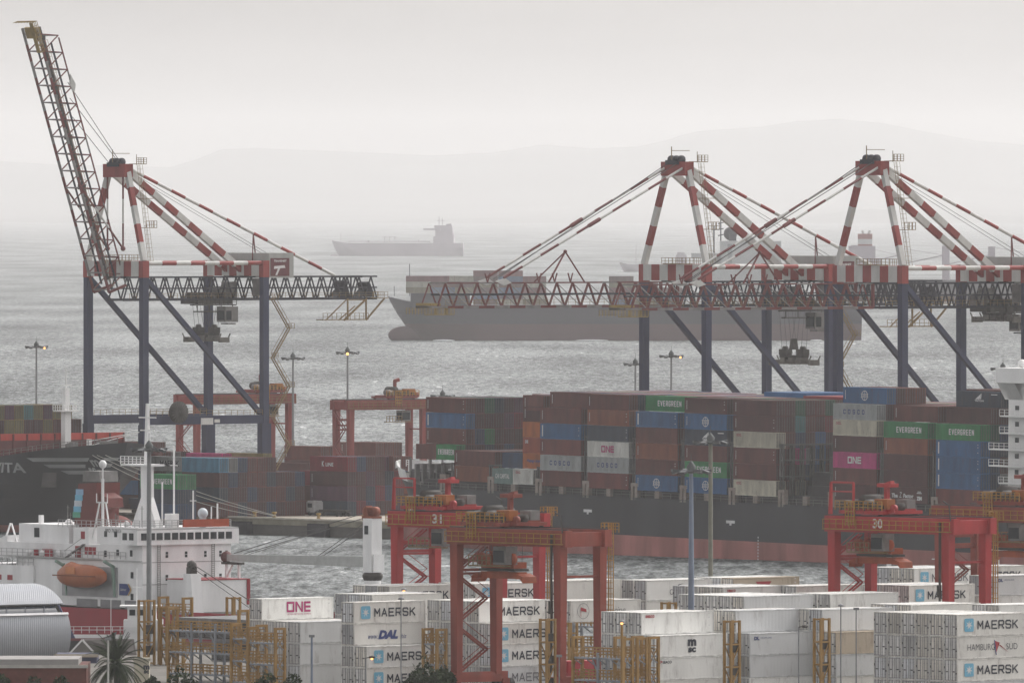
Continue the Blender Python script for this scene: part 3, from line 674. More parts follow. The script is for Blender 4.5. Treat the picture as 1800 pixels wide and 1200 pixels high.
def truss(b, p, q, dz, n, chord, web, kc=0, kw=1, y=0, phase=0, mid=False, verts=False):
    p, q = Vector(p), Vector(q)
    up = Vector((0, 0, dz))
    b.k = kc; b.bar(p, q, chord, chord*1.6); b.bar(p+up, q+up, chord, chord)
    if mid: b.bar(p+up*.5, q+up*.5, chord*.8)
    b.k = kw
    for i in range(n):
        a, c = p.lerp(q, i/n), p.lerp(q, (i+1)/n); m = (a+c)/2+up
        b.bar(a, m, web); b.bar(m, c, web)
        if verts: b.bar(a, a+up, web*.8)
def sts(name_label, px, raised, trolley_x, spreader_z):
    t = t_of(px, 40); o = berth(t, 40, GQ)
    r = thing('quay_crane', name_label, 'gantry crane', o, RA, 'quay cranes at the container terminal')
    g = GQ; G_, S_, TZ, TB = 32.0, 19.4, 52.9-g, 48.2-g     # gauge, leg spacing, truss top / bottom
    ztop, zred, zp = 56.4-g, 52.9-g, 22.0-g
    for X in (0, G_):
        for Y in (0, S_):
            b = MB(); b.k = 0
            b.bar((X, Y, 3.2), (X, Y, zp), 1.5+(.9 if X else .3), 1.7); b.bar((X, Y, zp), (X, Y, zred), 1.5, 1.4); b.k = 1; b.bar((X, Y, zred), (X, Y, ztop), 1.62, 1.52)
            b.build('leg', [CBLUE, CRED], r)
            b = MB(); b.k = 0; b.box(X-.8, X+.8, Y-4.2, Y+4.2, 2.0, 3.2)
            for yy in (-3.2, -1.1, 1.1, 3.2): b.box(X-.55, X+.55, Y+yy-.8, Y+yy+.8, .9, 2.0)
            b.k = 1
            for yy in (-3.6, -2.8, -1.5, -.7, .7, 1.5, 2.8, 3.6): b.lathe((X-.25, Y+yy, .47), [(0, 0), (.4, 0), (.4, .5), (0, .5)], 10, 'x')
            b.build('bogie', [CBLUE, MACH], r)
    for Y in (0, S_):
        b = MB(); b.bar((.7, Y, zp+.9), (G_-.7, Y, zp+.9), 1.1, 1.8); b.build('portal_beam', [CBLUE], r)
        b = MB(); b.rail([(1, Y-.7, zp+1.8), (G_-1, Y-.7, zp+1.8)], 1.1, 1.7, .035); b.build('walkway_rail', [YELR], r)
        b = MB(); b.bar((.4, Y, zred-.2), (G_-1.2, Y, zp+2.2), .95, .95); b.build('diagonal_brace', [CBLUE], r)
        b = MB(); b.stripes((.8, Y, ztop-.5), (G_-.8, Y, ztop-.5), .45, 4.0, 1, 0); b.build('tie_tube', [CRED, CWHITE], r)
    for X in (0, G_):
        b = MB(); n = 7
        for i in range(n):
            b.k = i % 2; b.box(X-.9, X+.9, .75+(S_-1.5)*i/n, .75+(S_-1.5)*(i+1)/n, zred+.25, ztop-.02)
        b.build('cross_beam', [CWHITE, CRED], r)
        b = MB()
        for Y in (6.9, 12.5): b.box(X-.5, X+.5, Y-.5, Y+.5, TZ-.2, zred+.25); b.box(X-.3, X+.3, Y-1.2, Y+1.2, TZ, TZ+.6)
        b.build('girder_hanger', [CDARK], r)
    # fixed truss girder
    b = MB()
    for Y in (7.1, 12.3):
        truss(b, (0, Y, TB), (68, Y, TB), TZ-TB, 21, .32, .24, 0, 0, mid=True)
    b.k = 0
    for i in range(23):
        X = 68*i/22; b.bar((X, 7.1, TZ), (X, 12.3, TZ), .2); b.bar((X, 7.1, TZ), (X+1.5, 12.3, TZ), .15)
    b.build('truss_girder', [CDARK], r)
    b = MB(); b.rail([(1, 6.3, TB+.2), (68, 6.3, TB+.2)], 1.1, 1.8, .03); b.rail([(66, 5.8, TB+.2), (70, 5.8, TB+.2), (70, 13, TB+.2)], 1.2, 1.2, .04); b.box(66, 70.3, 6, 13.2, TB, TB+.15); b.build('girder_rail', [YELR], r)
    b = MB()
    for X in (60, 66.5):
        b.prism([(X-2.2, 8.2, TB+.3), (X+1.8, 8.2, TB+.3), (X+1.2, 8.2, TB+2.0), (X+.4, 8.2, TB+3.6), (X-.6, 8.2, TB+3.4), (X-.2, 8.2, TB+2)], (0, 3, 0))
    b.lathe((60.2, 8, TB+3.2), [(0, 0), (.7, 0), (.7, 3.2), (0, 3.2)], 10, 'y'); b.bar((58, 9.7, TZ-.1), (66, 9.7, TZ-.1), .35); b.bar((60, 9.7, TB), (60, 9.7, TZ), .25); b.bar((63, 9.7, TB), (63, 9.7, TZ), .25)
    b.build('end_machinery', [CDARK], r)
    b = MB()     # hanging service platform
    z0 = 43.6-g; b.box(53, 65.3, 6.6, 9, z0, z0+.18); b.rail([(53, 6.6, z0+.1), (65.3, 6.6, z0+.1)], 1.4, 1.2, .04)
    b.bar((54, 7, z0), (60, 7, TB), .2); b.bar((60, 7, z0), (60, 7, TB), .28); b.bar((65, 7, z0), (65, 7, TB), .28); b.bar((59, 7, z0), (65.2, 7, TB), .35); b.bar((65, 7, z0), (70, 7, TB), .3); b.bar((57.5, 7, z0), (62, 7, z0+3), .2)
    b.bar((60, 7, TB-.3), (65, 7, TB-.3), .2); b.build('service_platform', [YELR], r)
    # A-frame, apex, stays
    ya, yb, za = 6.6, 12.8, 75.6-g
    for Y0_, Y1_ in ((0, ya), (S_, yb)):
        b = MB(); b.stripes((0, Y0_, ztop), (0.6, Y1_, za), .55, 4.0, 0, 1, box=(1.05, 1.05)); b.build('mast_leg', [CWHITE, CRED], r)
    b = MB(); b.k = 0; b.box(-.6, 1.6, ya-.7, yb+.7, za-1.6, za+1.2); b.k = 1
    for Y in (8.3, 9.9, 11.3): b.lathe((.4, Y-.35, za+1.6), [(0, 0), (.85, 0), (.85, .7), (0, .7)], 12, 'y')
    b.box(-.9, .9, 7.8, 11.8, za+.6, za+1.5); b.build('apex_head', [CRED, CDARK], r)
    b = MB(); b.k = 0; b.box(1.6, 4.2, 4.6, 7.4, za+1.1, za+1.25); b.rail([(1.6, 4.6, za+1.2), (4.2, 4.6, za+1.2), (4.2, 7.4, za+1.2)], 1.3, .9, .04, 3)
    b.bar((-.3, 10.5, za+1), (-.3, 10.5, za+4.2), .14); b.bar((-.3, 10.5, za+3.4), (2.8, 8.6, za+3.4), .12); b.bar((2.6, 6, za+1), (2.6, 6, za+3.2), .1); b.build('apex_platform', [YELR], r)
    b = MB(); N_ = 22         # caged ladder beside the near mast leg
    for i in range(N_):
        u, w = i/N_, (i+1)/N_; a = Vector((2.4-.2*u, 1.2+3.6*u, ztop+(za+1-ztop)*u)); c = Vector((2.4-.2*w, 1.2+3.6*w, ztop+(za+1-ztop)*w))
        for dx in (-.35, .35): b.bar(a+Vector((dx, 0, 0)), c+Vector((dx, 0, 0)), .07)
        b.bar(a+Vector((-.35, 0, 0)), a+Vector((.35, 0, 0)), .06); b.bar(a+Vector((-.5, -.7, 0)), a+Vector((.5, -.7, 0)), .05); b.bar(a+Vector((.5, -.7, 0)), c+Vector((.5, -.7, 0)), .05); b.bar(a+Vector((-.5, -.7, 0)), c+Vector((-.5, -.7, 0)), .05)
    for u in (.36, .68):
        z = ztop+(za-ztop)*u; yy = 1.2+3.6*u; b.box(1.6, 4.4, yy-1.2, yy+.6, z, z+.12)
        if u < .5: b.rail([(1.6, yy-1.2, z), (4.4, yy-1.2, z), (4.4, yy+.6, z)], 1.5, .9, .05, 2)
    b.build('caged_ladder', [YELR], r)
    b = MB(); b.rail([(-.8, 1, ztop), (-.8, 13, ztop)], 1.3, 1.1, .04, 2); b.rail([(1, 1, ztop), (1, 13, ztop)], 1.3, 1.4, .04, 2); b.box(-1.4, 1.4, 6, 12, ztop+.02, ztop+.2); b.build('crossbeam_rail', [YELR], r)
    for Y in (ya+.2, yb-.2):
        b = MB(); b.stripes((1.2, Y, za-.6), (G_+1, Y+(.5 if Y < 9 else -.5), TZ+.5), .62, 3.8, 0, 1, box=(1.0, 1.25)); b.build('back_stay', [CWHITE, CRED], r)
    b = MB(); b.stripes((1.6, ya+.6, za+.2), (58.5, 9.6, TZ+.2), .36, 4.0, 0, 1); b.build('tail_stay', [CWHITE, CRED], r)
    b = MB(); u = .60; P = Vector((1.6, ya+.6, za+.2)).lerp(Vector((58.5, 9.6, TZ+.2)), u); b.bar(P, (P.x-1, 7.6, ztop), .22); b.bar(P, (P.x+1.4, 9.5, ztop), .22); b.build('stay_prop', [CMAR], r)
    b = MB()
    for Y in (8, 9.8): b.bar((1.5, Y, za), (G_+6, Y-1, ztop+1.6), .07)
    b.build('hoist_rope', [ROPE], r)
    # machinery house
    b = MB(); b.box(G_+3, G_+9.6, 2.2, 17, TZ-.2, 58.0-g); h = b.build('machinery_house', [CHOUSE], r)
    b = MB(); b.box(G_+3.4, G_+8.4, 2.12, 2.19, TZ+.2, TZ+4.0); h2 = b.build('house_sign', [mat('maroon house sign', (.11, .025, .032), .6)], h)
    P = [(0, [(-1.4, .7), (1.4, .9), (1.6, .3), (.2, .25), (-.6, -1.2), (-1.1, -1.2), (-.4, .2), (-1.5, .1)])]
    link('emblem', flat('emblem', P, [WHITE]), h2, (G_+5.7, 2.08, TZ+1.6)); link('lettering', text_mesh('TRANSNET', 3.4, .45, WHITE, .03), h2, (G_+5.9, 2.08, TZ+3.4))
    b = MB(); b.box(G_+1.2, G_+3.0, 3, 5.6, TB+.8, TZ-.3); b.box(G_-3, G_-1.0, 8, 11, TB+.3, TZ-1); b.box(G_-5.5, G_-4, 8, 11, TB+.3, TZ-2); b.build('electric_cabinet', [SHIPG], r)
    # stairs behind the near landside leg
    b = MB(); zz = TB; x0, x1 = G_+2.2, G_+6.6; lv = [TB-6.2*i for i in range(8) if TB-6.2*i > 2]
    for i, z in enumerate(lv):
        xa, xb = (x0, x1) if i % 2 == 0 else (x1, x0)
        if i+1 < len(lv):
            for dy in (-.42, .42): b.bar((xa, dy, z), (xb, dy, lv[i+1]), .09, .26)
            for q in range(16): w = (q+.5)/16; b.box(xa+(xb-xa)*w-.14, xa+(xb-xa)*w+.14, -.38, .38, z+(lv[i+1]-z)*w, z+(lv[i+1]-z)*w+.05)
            for dy in (-.5, .5): b.bar((xa, dy, z+1.1), (xb, dy, lv[i+1]+1.1), .07)
            for q in range(5):
                w = q/4; b.bar((xa+(xb-xa)*w, -.5, z+(lv[i+1]-z)*w), (xa+(xb-xa)*w, -.5, z+(lv[i+1]-z)*w+1.1), .06)
        b.box(min(xa, xa+(.9 if xa > x0 else -1.4)), max(xa, xa+(.9 if xa > x0 else -1.4)), -.8, .8, z, z+.12)
        b.rail([(xa-.7, -.8, z), (xa+.9, -.8, z)], 1.1, .8, .04)
    b.build('access_stairs', [YELR], r)
    # cable reel on the portal beam
    b = MB(); b.lathe((8.3, -1.5, zp+2.6), [(.4, 0), (2.3, 0), (2.3, .12), (.4, .12)], 24, 'y'); b.lathe((8.3, -.9, zp+2.6), [(.4, 0), (2.3, 0), (2.3, .12), (.4, .12)], 24, 'y'); b.lathe((8.3, -1.4, zp+2.6), [(0, 0), (1.9, 0), (1.9, .5), (0, .5)], 20, 'y')
    for i in range(20):
        a = 2*math.pi*i/20; b.bar((8.3+.4*math.cos(a), -1.6, zp+2.6+.4*math.sin(a)), (8.3+2.35*math.cos(a), -1.6, zp+2.6+2.35*math.sin(a)), .08)
    b.bar((8.3, -.3, zp+1.5), (8.3, -.9, zp+4), .3); b.build('cable_reel', [MACH], r)
    b = MB(); b.box(14.6, 17.8, -.75, -.6, zp-.1, zp+1.3); b.box(18.2, 19.6, -.72, -.6, zp+.3, zp+1.0); b.build('number_board', [CWHITE], r)
    # trolley, cab, ropes, spreader
    X = trolley_x; b = MB(); b.box(X-4.5, X+4.5, 6.6, 12.8, TB-1.0, TB-.2); b.box(X-3.6, X+3.4, 7.4, 12, TB-.2, TB+1.5)
    for q in range(5): b.lathe((X-3.5+q*1.7, 7.2, TB+.4), [(0, 0), (.6, 0), (.6, 1), (0, 1)], 8, 'y')
    for dx in (-4.8, -1.6, 1.6, 4.6): b.bar((X+dx, 6.6, TB-1), (X+dx, 6.6, TB-2.6), .16)
    b.box(X-6, X+5.4, 6.2, 7.6, TB-1.3, TB-1.05); b.rail([(X-6, 6.2, TB-1.1), (X+5.4, 6.2, TB-1.1)], 1.1, 1.1, .05); b.box(X-4.8, X+4.8, 6.6, 8, TB-2.7, TB-2.45); b.build('trolley', [MACH], r)
    b = MB(); b.k = 0; b.box(X+1.0, X+4.4, 4.4, 7.4, TB-4.8, TB-1.5); b.k = 1; b.box(X+.92, X+1.0, 4.7, 7.1, TB-4.4, TB-2.4); b.box(X+1.3, X+2.6, 4.32, 4.4, TB-4.4, TB-2.4); b.k = 0; b.box(X+1.8, X+4.0, 4.6, 7, TB-5.3, TB-5.0); b.build('operator_cab', [SHIPG, WIN], r)
    zs = spreader_z-g; b = MB()
    for dx in (-2.2, 2.2):
        for dy in (-2.4, -.8, .8, 2.4): b.bar((X+dx, 9.7+dy*.8, TB-1), (X+dx*.5, 9.7+dy, zs+2.4), .055)
    b.build('hoist_rope', [ROPE], r)
    b = MB(); b.k = 0; b.box(X-.9, X+.9, 6.2, 13.2, zs+1.6, zs+2.1)
    for dy in (-2.7, 2.7): b.box(X-.8, X+.8, 9.7+dy-1.1, 9.7+dy+1.1, zs+2.1, zs+3.3); b.lathe((X-.4, 9.7+dy, zs+3.4), [(0, 0), (.55, 0), (.55, .8), (0, .8)], 10, 'x')
    if not raised: b.prism([(X-.6, 9.0, zs+3.2), (X-.6, 10.6, zs+3.2), (X-.6, 10.1, zs+5.4), (X-.6, 9.5, zs+5.4)], (1.2, 0, 0))
    b.build('head_block', [MACH], r)
    b = MB(); b.k = 0; b.box(X-.7, X+.7, 3.6, 15.8, zs+.5, zs+1.2)
    for yy in (3.6, 15.8): b.box(X-1.3, X+1.3, yy-.25, yy+.25, zs+.1, zs+1.2); b.bar((X-1.2, yy, zs+1.1), (X-1.2, yy+(-.6 if yy < 9 else .6), zs+2.0), .2); b.bar((X+1.2, yy, zs+1.1), (X+1.2, yy+(-.6 if yy < 9 else .6), zs+2.0), .2)
    for yy in (7.2, 9.7, 12.2): b.box(X-1, X+1, yy-.7, yy+.7, zs+.3, zs+1.6)
    b.build('spreader', [mat('dirty grey spreader', (.12, .115, .10), .7, var=.4)], r)
    # boom
    L = 58.5 if raised else 62.5; b = MB(); D = TZ-TB
    hz = -D/2
    for Y in (-2.6, 2.6):
        for i in range(16):
            a, c = L*i/16, L*(i+1)/16; b.k = i % 2; b.bar((-a, Y, hz), (-c, Y, hz), .34, .5)
            if i < 15: b.k = 0 if i % 4 else 1; b.bar((-a, Y, hz+D), (-c, Y, hz+D), .24)
        b.k = 2; b.bar((-1, Y, hz+D*.52), (-L+4, Y, hz+D*.52), .26, .34)
        for i in range(15):
            a, c = L*i/15.5+.6, L*(i+1)/15.5+.6; m = (a+c)/2; b.k = 0; b.bar((-a, Y, hz), (-m, Y, hz+D), .21); b.bar((-m, Y, hz+D), (-c, Y, hz), .21)
    for i in range(15):
        a, c = L*i/15.5+.6, L*(i+1)/15.5+.6; b.k = 1; m = (a+c)/2; b.bar((-m, -2.6, hz+D), (-m, 2.6, hz+D), .2); b.bar((-a, -2.6, hz), (-m, 2.6, hz+D), .15); b.bar((-a, -2.6, hz), (-a, 2.6, hz), .22)
    b.k = 0; b.bar((0, -2.6, hz), (0, -2.6, hz+D), .5); b.bar((0, 2.6, hz), (0, 2.6, hz+D), .5)
    bo = b.build('boom', [CMAR, mat('dull grey boom paint', (.20, .19, .185), .7, var=.3), CDARK], r, (-1.6, 9.7, (TZ+TB)/2)); 
    b = MB(); b.box(-L-1.6, -L+5, -3.4, -2.3, hz-1.5, hz-1.3); b.rail([(-L-1.6, -3.4, hz-1.4), (-L+5, -3.4, hz-1.4)], 1.2, .8, .05, 3); b.rail([(-L-1.6, -3.4, hz-1.4), (-L-1.6, 3.4, hz-1.4)], 1.2, 1, .05, 3)
    b.box(-L, -L+2.4, -2.4, 2.4, hz+.3, hz+.8); b.bar((-L+1, -2.6, hz-1.4), (-L+1, -2.6, hz+.4), .3); b.bar((-L+3.6, -2.6, hz-1.4), (-L+3.6, -2.6, hz+.4), .3)
    b.build('tip_platform', [mat('yellow platform steel', (.26, .18, .05), .7, var=.3)], bo)
    b = MB(); b.rail([(-1, -3.1, hz+.3), (-L+3, -3.1, hz+.3)], 1.1, 1.8, .03); b.build('boom_rail', [YELR], bo)
    b = MB(); b.prism([(-42.6, -2.9, hz+D), (-44.2, -2.9, hz+D+.9), (-46.6, -2.9, hz+D+.3), (-44.5, -2.9, hz+D-.5)], (0, .4, 0)); b.prism([(-42.6, 2.5, hz+D), (-44.2, 2.5, hz+D+.9), (-46.6, 2.5, hz+D+.3), (-44.5, 2.5, hz+D-.5)], (0, .4, 0)); b.build('stay_bracket', [CWHITE], bo)
    if raised:
        bo.rotation_euler = (0, R(71.2), 0)
        b = MB()     # folded forestay links and hoist ropes to the boom
        for Y in (ya+.4, yb-.4):
            b.stripes((-.2, Y, za-1), (-.2, Y, za-16.5), .2, 6, 0, 1); b.ball((-.2, Y, za-16.6), .55, 6)
            b.stripes((-.2, Y, za-16.6), (-11.5, Y, za-.5-3), .22, 5, 0, 1)
        b.build('folded_stay', [CMAR, CWHITE], r)
        b = MB(); A = Vector((-1.6, 9.7, (TZ+TB)/2)); Rm = Matrix.Rotation(R(71.2), 3, 'Y'); E = A+Rm @ Vector((-41, 0, D/2+.5))
        for dy in (-2.4, -.2, 2.4): b.bar((.4, 9.7+dy*.8, za+1.8-abs(dy)*.5), (E.x+dy, E.y+dy, E.z-dy*1.5), .1)
        b.build('boom_rope', [ROPE], r)
        b = MB()
        for u in (12, 23, 34, 45, 56): 
            P = A+Rm @ Vector((-u, 0, -D*.2)); b.box(P.x-.8, P.x+.5, P.y-2, P.y-.8, P.z-.6, P.z+.5)
        for Y in (-.5,): b.bar(A+Rm @ Vector((-2, 0, 0)), A+Rm @ Vector((-58, 0, 0)), .55)
        b.build('boom_fittings', [MACH], r)
    else:
        A = Vector((-1.6, 9.7, (TZ+TB)/2)); E = A+Vector((-44.5, 0, D/2+1))
        for Y in (ya+.3, yb-.3):
            b = MB(); P = Vector((-.2, Y, za)); Q_ = Vector((E.x, 9.7+(2.75 if Y > 9 else -2.75), E.z))
            b.stripes(P, Q_, .26, 5.2, 1, 0); b.k = 0; m = P.lerp(Q_, .5); b.tube(P.lerp(Q_, .47), P.lerp(Q_, .53), .42); b.build('fore_stay', [CMAR, CWHITE], r)
        b = MB()
        for dy in (-1.6, 1.4): b.bar((.2, 9.7+dy, za+1.4), E+Vector((dy, dy*.9, -.2)), .12)
        b.build('boom_rope', [ROPE], r)
        b = MB(); c = Vector((-1.6-27.5, 9.7, TZ)); T = c+Vector((0, -1, 6.1))
        for dx, dy in ((-5.5, -2.6), (-5.0, 2.6), (3.6, -2.6)): b.bar(T, c+Vector((dx, dy, .1)), .26)
        b.ball(T, .4, 6)
        for X in (-17, -21, -25, -38):
            for s in (-1, 1): b.bar(c+Vector((17+X, -2.6, .1)), c+Vector((17+X+s*.6, -2.6, 1.9)), .2)
        b.build('boom_prop', [CMAR], r)
    return r
sts('blue quay crane with its lattice boom raised almost upright', 253, True, 24, 39.0)
sts('blue quay crane with lowered boom, between the raised crane and the last one', 1242, False, 31, 36.0)
sts('blue quay crane with lowered boom beside the ship accommodation block', 1587, False, 33, 45.0)
# ================================================================ ships out in the bay
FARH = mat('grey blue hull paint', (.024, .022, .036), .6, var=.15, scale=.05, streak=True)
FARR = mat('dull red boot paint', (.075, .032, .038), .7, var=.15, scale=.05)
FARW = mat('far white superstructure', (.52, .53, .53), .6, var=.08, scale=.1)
TANK = mat('far ship paint with haze', (.42, .38, .42), .6, var=.1, scale=.02)  # distance haze is put into this pale paint of the far ships
def far_at(px, ywl): Y = F*H/(ywl-Y0); return Vector(((px-900)/F*Y, Y, 0)), F/Y
def foam(name, parent, pts, w, h):
    b = MB()
    for (x0, x1, y) in pts: b.ball(((x0+x1)/2, y, 0), 1, 8, sx=(x1-x0)/2, sy=w, sz=h)
    return b.build(name, [mat('breaking foam', (.8, .82, .82), .9, var=.05)], parent)
# tanker
o, s = far_at(583, 450)
r = thing('oil_tanker', 'hazy tanker riding at anchor far out near the horizon', 'tanker', o, R(-3))
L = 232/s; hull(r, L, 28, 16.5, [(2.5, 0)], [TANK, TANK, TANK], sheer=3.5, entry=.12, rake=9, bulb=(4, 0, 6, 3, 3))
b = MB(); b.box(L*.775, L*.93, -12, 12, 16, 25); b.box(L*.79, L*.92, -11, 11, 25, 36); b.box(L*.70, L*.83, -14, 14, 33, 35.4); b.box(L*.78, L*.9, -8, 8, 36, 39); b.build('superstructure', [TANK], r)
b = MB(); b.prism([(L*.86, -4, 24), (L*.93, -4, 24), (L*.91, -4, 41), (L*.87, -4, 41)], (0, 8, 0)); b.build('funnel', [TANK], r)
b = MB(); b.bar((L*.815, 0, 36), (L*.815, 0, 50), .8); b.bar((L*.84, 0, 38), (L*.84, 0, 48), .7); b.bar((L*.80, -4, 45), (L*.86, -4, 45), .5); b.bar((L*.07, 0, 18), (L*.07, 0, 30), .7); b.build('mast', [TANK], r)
b = MB(); b.bar((L*.12, 0, 18.5), (L*.75, 0, 18.5), 2, 1.2)
for u in (.40, .44, .48): b.bar((L*u, 0, 17), (L*u, 0, 25), .8)
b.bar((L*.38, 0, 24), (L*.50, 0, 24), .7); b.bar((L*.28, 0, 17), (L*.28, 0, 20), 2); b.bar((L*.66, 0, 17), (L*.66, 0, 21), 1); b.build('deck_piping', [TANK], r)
# small carrier far off
o, s = far_at(1088, 478)
r = thing('coaster', 'faint pale coaster with one thin mast, beyond the anchored container ship', 'cargo ship', o, R(2))
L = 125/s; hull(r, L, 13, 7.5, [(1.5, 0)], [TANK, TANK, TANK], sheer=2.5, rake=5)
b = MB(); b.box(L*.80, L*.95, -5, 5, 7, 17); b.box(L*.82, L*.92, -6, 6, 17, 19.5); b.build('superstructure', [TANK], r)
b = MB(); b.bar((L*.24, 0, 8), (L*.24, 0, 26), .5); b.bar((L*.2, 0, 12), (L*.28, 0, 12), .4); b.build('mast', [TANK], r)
foam('bow_wave', r, [(-2, 5, -1)], 3, 1.6)
# bulk carrier with deck cranes
o, s = far_at(1462, 530)
r = thing('bulk_carrier', 'hazy grey bulk carrier with deck crane posts and a red banded funnel', 'cargo ship', o, R(0))
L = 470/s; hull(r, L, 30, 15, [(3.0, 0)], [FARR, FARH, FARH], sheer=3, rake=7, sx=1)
b = MB(); k = lambda px: (px-1462)/s
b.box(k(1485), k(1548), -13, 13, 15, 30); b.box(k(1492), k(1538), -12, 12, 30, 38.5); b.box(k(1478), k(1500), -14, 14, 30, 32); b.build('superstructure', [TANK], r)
b = MB()
for i, c in enumerate((0, 1, 0)): b.k = c; b.box(k(1508), k(1533), -5, 5, 36+i*3.6, 36+(i+1)*3.6)
b.k = 1; b.tube((k(1518), 0, 46), (k(1516), 0, 49), .9); b.tube((k(1526), 0, 46), (k(1529), 0, 49), .9); b.build('funnel', [mat('faded funnel red', (.30, .13, .12), .6), FARW], r)
for a, c, zt in ((1497, 1509, 39), (1578, 1587, 37), (1656, 1669, 38.5), (1737, 1749, 38)):
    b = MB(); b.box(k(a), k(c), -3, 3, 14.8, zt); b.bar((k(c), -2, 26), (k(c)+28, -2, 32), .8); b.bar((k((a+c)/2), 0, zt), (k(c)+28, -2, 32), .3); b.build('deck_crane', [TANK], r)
# anchored container ship
o, s = far_at(682, 598)
r = thing('container_ship', 'partly laden container ship at anchor in haze behind the quay crane booms', 'container ship', o, R(0))
L = 832/s; k = lambda px: (px-682)/s
hull(r, L, 32, 15.6, [(8.3, 0)], [FARR, FARH, FARH], sheer=6.2, entry=.10, rake=15, bulb=(9, 2.6, 9, 3.6, 4.6), stern_full=.6)
b = MB(); b.box(k(760), k(1440), -13, 13, 15.4, 17.6); b.box(k(722), k(826), -13.5, 13.5, 15, 23.5); b.build('hatch_coaming', [FARH], r)
b = MB(); b.box(k(1232), k(1372), -15.5, 15.5, 15.4, 32); b.box(k(1266), k(1372), -15, 15, 32, 49.5); b.box(k(1240), k(1300), -15.6, 15.6, 32, 36); b.box(k(1216), k(1262), -16, 16, 41, 43.5); b.box(k(1236), k(1268), -10, 10, 36, 42)
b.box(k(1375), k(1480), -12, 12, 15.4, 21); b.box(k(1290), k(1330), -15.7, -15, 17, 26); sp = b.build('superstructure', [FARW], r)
b = MB(); b.box(k(1282), k(1294), -6, 6, 49.5, 53); b.ball((k(1284), 0, 53), 3.4, 8); b.k = 1; b.box(k(1278), k(1286), -15.08, -15, 22, 48); b.build('funnel', [FARH, mat('pale grey panel', (.36, .37, .38), .6)], r)  # pale grey strip on the near wall of the superstructure
b = MB(); b.bar((k(1255), 0, 36), (k(1255), 0, 57), .7); b.bar((k(1250), 0, 55), (k(1262), 0, 55), .4); b.bar((k(1267), 0, 49), (k(1267), 0, 62), .6)
for z in (52, 55, 58): b.bar((k(1262), 0, z), (k(1272), 0, z+.6), .5)
b.bar((k(1224), -12, 30), (k(1240), -12, 38), .8); b.bar((k(720), 0, 22), (k(720), 0, 38), .35); b.bar((k(693), 0, 22), (k(693), 0, 27), .3); b.build('mast', [FARH], r)
foam('wash', r, [(k(1422), k(1445), -17), (k(1425), k(1436), -18.5), (k(760), k(800), -17), (k(1010), k(1070), -17)], .8, .6)
YSH = 'containers aboard the anchored container ship'
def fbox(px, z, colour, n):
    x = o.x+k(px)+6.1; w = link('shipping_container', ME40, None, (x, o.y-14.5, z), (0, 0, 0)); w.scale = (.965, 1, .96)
    c = PAL[colour]; w.color = (*[v*.55+.09 for v in c], 1); tag(w, f'hazy {colour} container on the anchored ship, tier {n[1]+1} of stack {n[0]+1} from its bow', 'shipping container', YSH)  # haze put into the colour: box paints greyed and lifted
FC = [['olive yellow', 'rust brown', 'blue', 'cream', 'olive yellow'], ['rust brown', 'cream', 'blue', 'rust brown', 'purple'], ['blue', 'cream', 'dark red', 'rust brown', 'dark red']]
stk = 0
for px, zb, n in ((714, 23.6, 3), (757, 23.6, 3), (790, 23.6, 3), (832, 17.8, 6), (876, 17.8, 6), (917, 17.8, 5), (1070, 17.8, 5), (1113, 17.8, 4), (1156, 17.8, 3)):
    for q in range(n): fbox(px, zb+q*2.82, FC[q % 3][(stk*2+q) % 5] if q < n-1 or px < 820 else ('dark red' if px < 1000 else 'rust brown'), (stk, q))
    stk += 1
# ================================================================ black ship at the left end of the berth
tb2 = t_of(224, 17); MSR = ROTS+math.pi
mo = berth(tb2, 17, 0)
ms = thing('container_ship', 'black hulled ship whose winged bow carries pale stripes, moored behind the white ship', 'container ship', mo, MSR)
ML, MBm = 180, 33.4
_, mh, mdk = hull(ms, ML, MBm, 15.6, [(1.5, 0)], [HULLRED, HULLBLK, DECKM], sheer=3.4, entry=.17, rake=9, bulb=(4, .5, 6, 3, 3.4), flare=1.25)
M2W = lambda x, y: Vector((mo.x+Q.x*x-B.x*y, mo.y+Q.y*x-B.y*y))
def mside(px, z):     # distance aft on the near side at a picture column
    lo, hi = .2, 80
    for _ in range(40):
        m = (lo+hi)/2; w = M2W(m, mh(m, z/mdk(m))); p = 900+F*w.x/w.y
        if p > px: lo = m
        else: hi = m
    return (lo+hi)/2
def pz(py, px): # height on the near side at a picture point
    z = 14.0
    for _ in range(4): x = mside(px, z); w = M2W(x, mh(x, z/mdk(x))); z = H-(py-Y0)*w.y/F
    return x, z
def decal(name, quads, m):
    b = MB()
    for (pa, pb, ya, yb, ia, ib) in quads:   # ya top, yb bottom; ia, ib: inset of the bottom edge left and right
        n = 8; top = []; bot = []
        for i in range(n+1):
            px = pa+(pb-pa)*i/n; x, z = pz(ya, px); top.append((x, mh(x, z/mdk(x))+.12, z))
            px = pa+ia+(pb-ib-pa-ia)*i/n; x, z = pz(yb, px); bot.append((x, mh(x, z/mdk(x))+.12, z))
        b.add(top+bot, [(i, i+1, n+2+i, n+1+i) for i in range(n)])
    return b.build(name, m, ms)
PALE = mat('pale grey hull marking', (.32, .33, .33), .6, var=.1)
decal('bow_stripe', [(47, 158, 804.5, 811, 12, 3), (184, 212, 804, 809.5, 0, 6)], PALE)
decal('bow_stripe', [(77, 151, 816, 822, 11, 0), (178, 199, 814.5, 821, 0, 4)], PALE)
decal('bow_stripe', [(107, 151, 827, 833, 14, 0), (172, 187, 826, 831, 0, 5)], PALE)
decal('anchor_pocket', [(76, 100, 830, 856, -3, 0)], mat('scuffed anchor pocket', (.13, .12, .115), .8, var=.4, scale=.5))
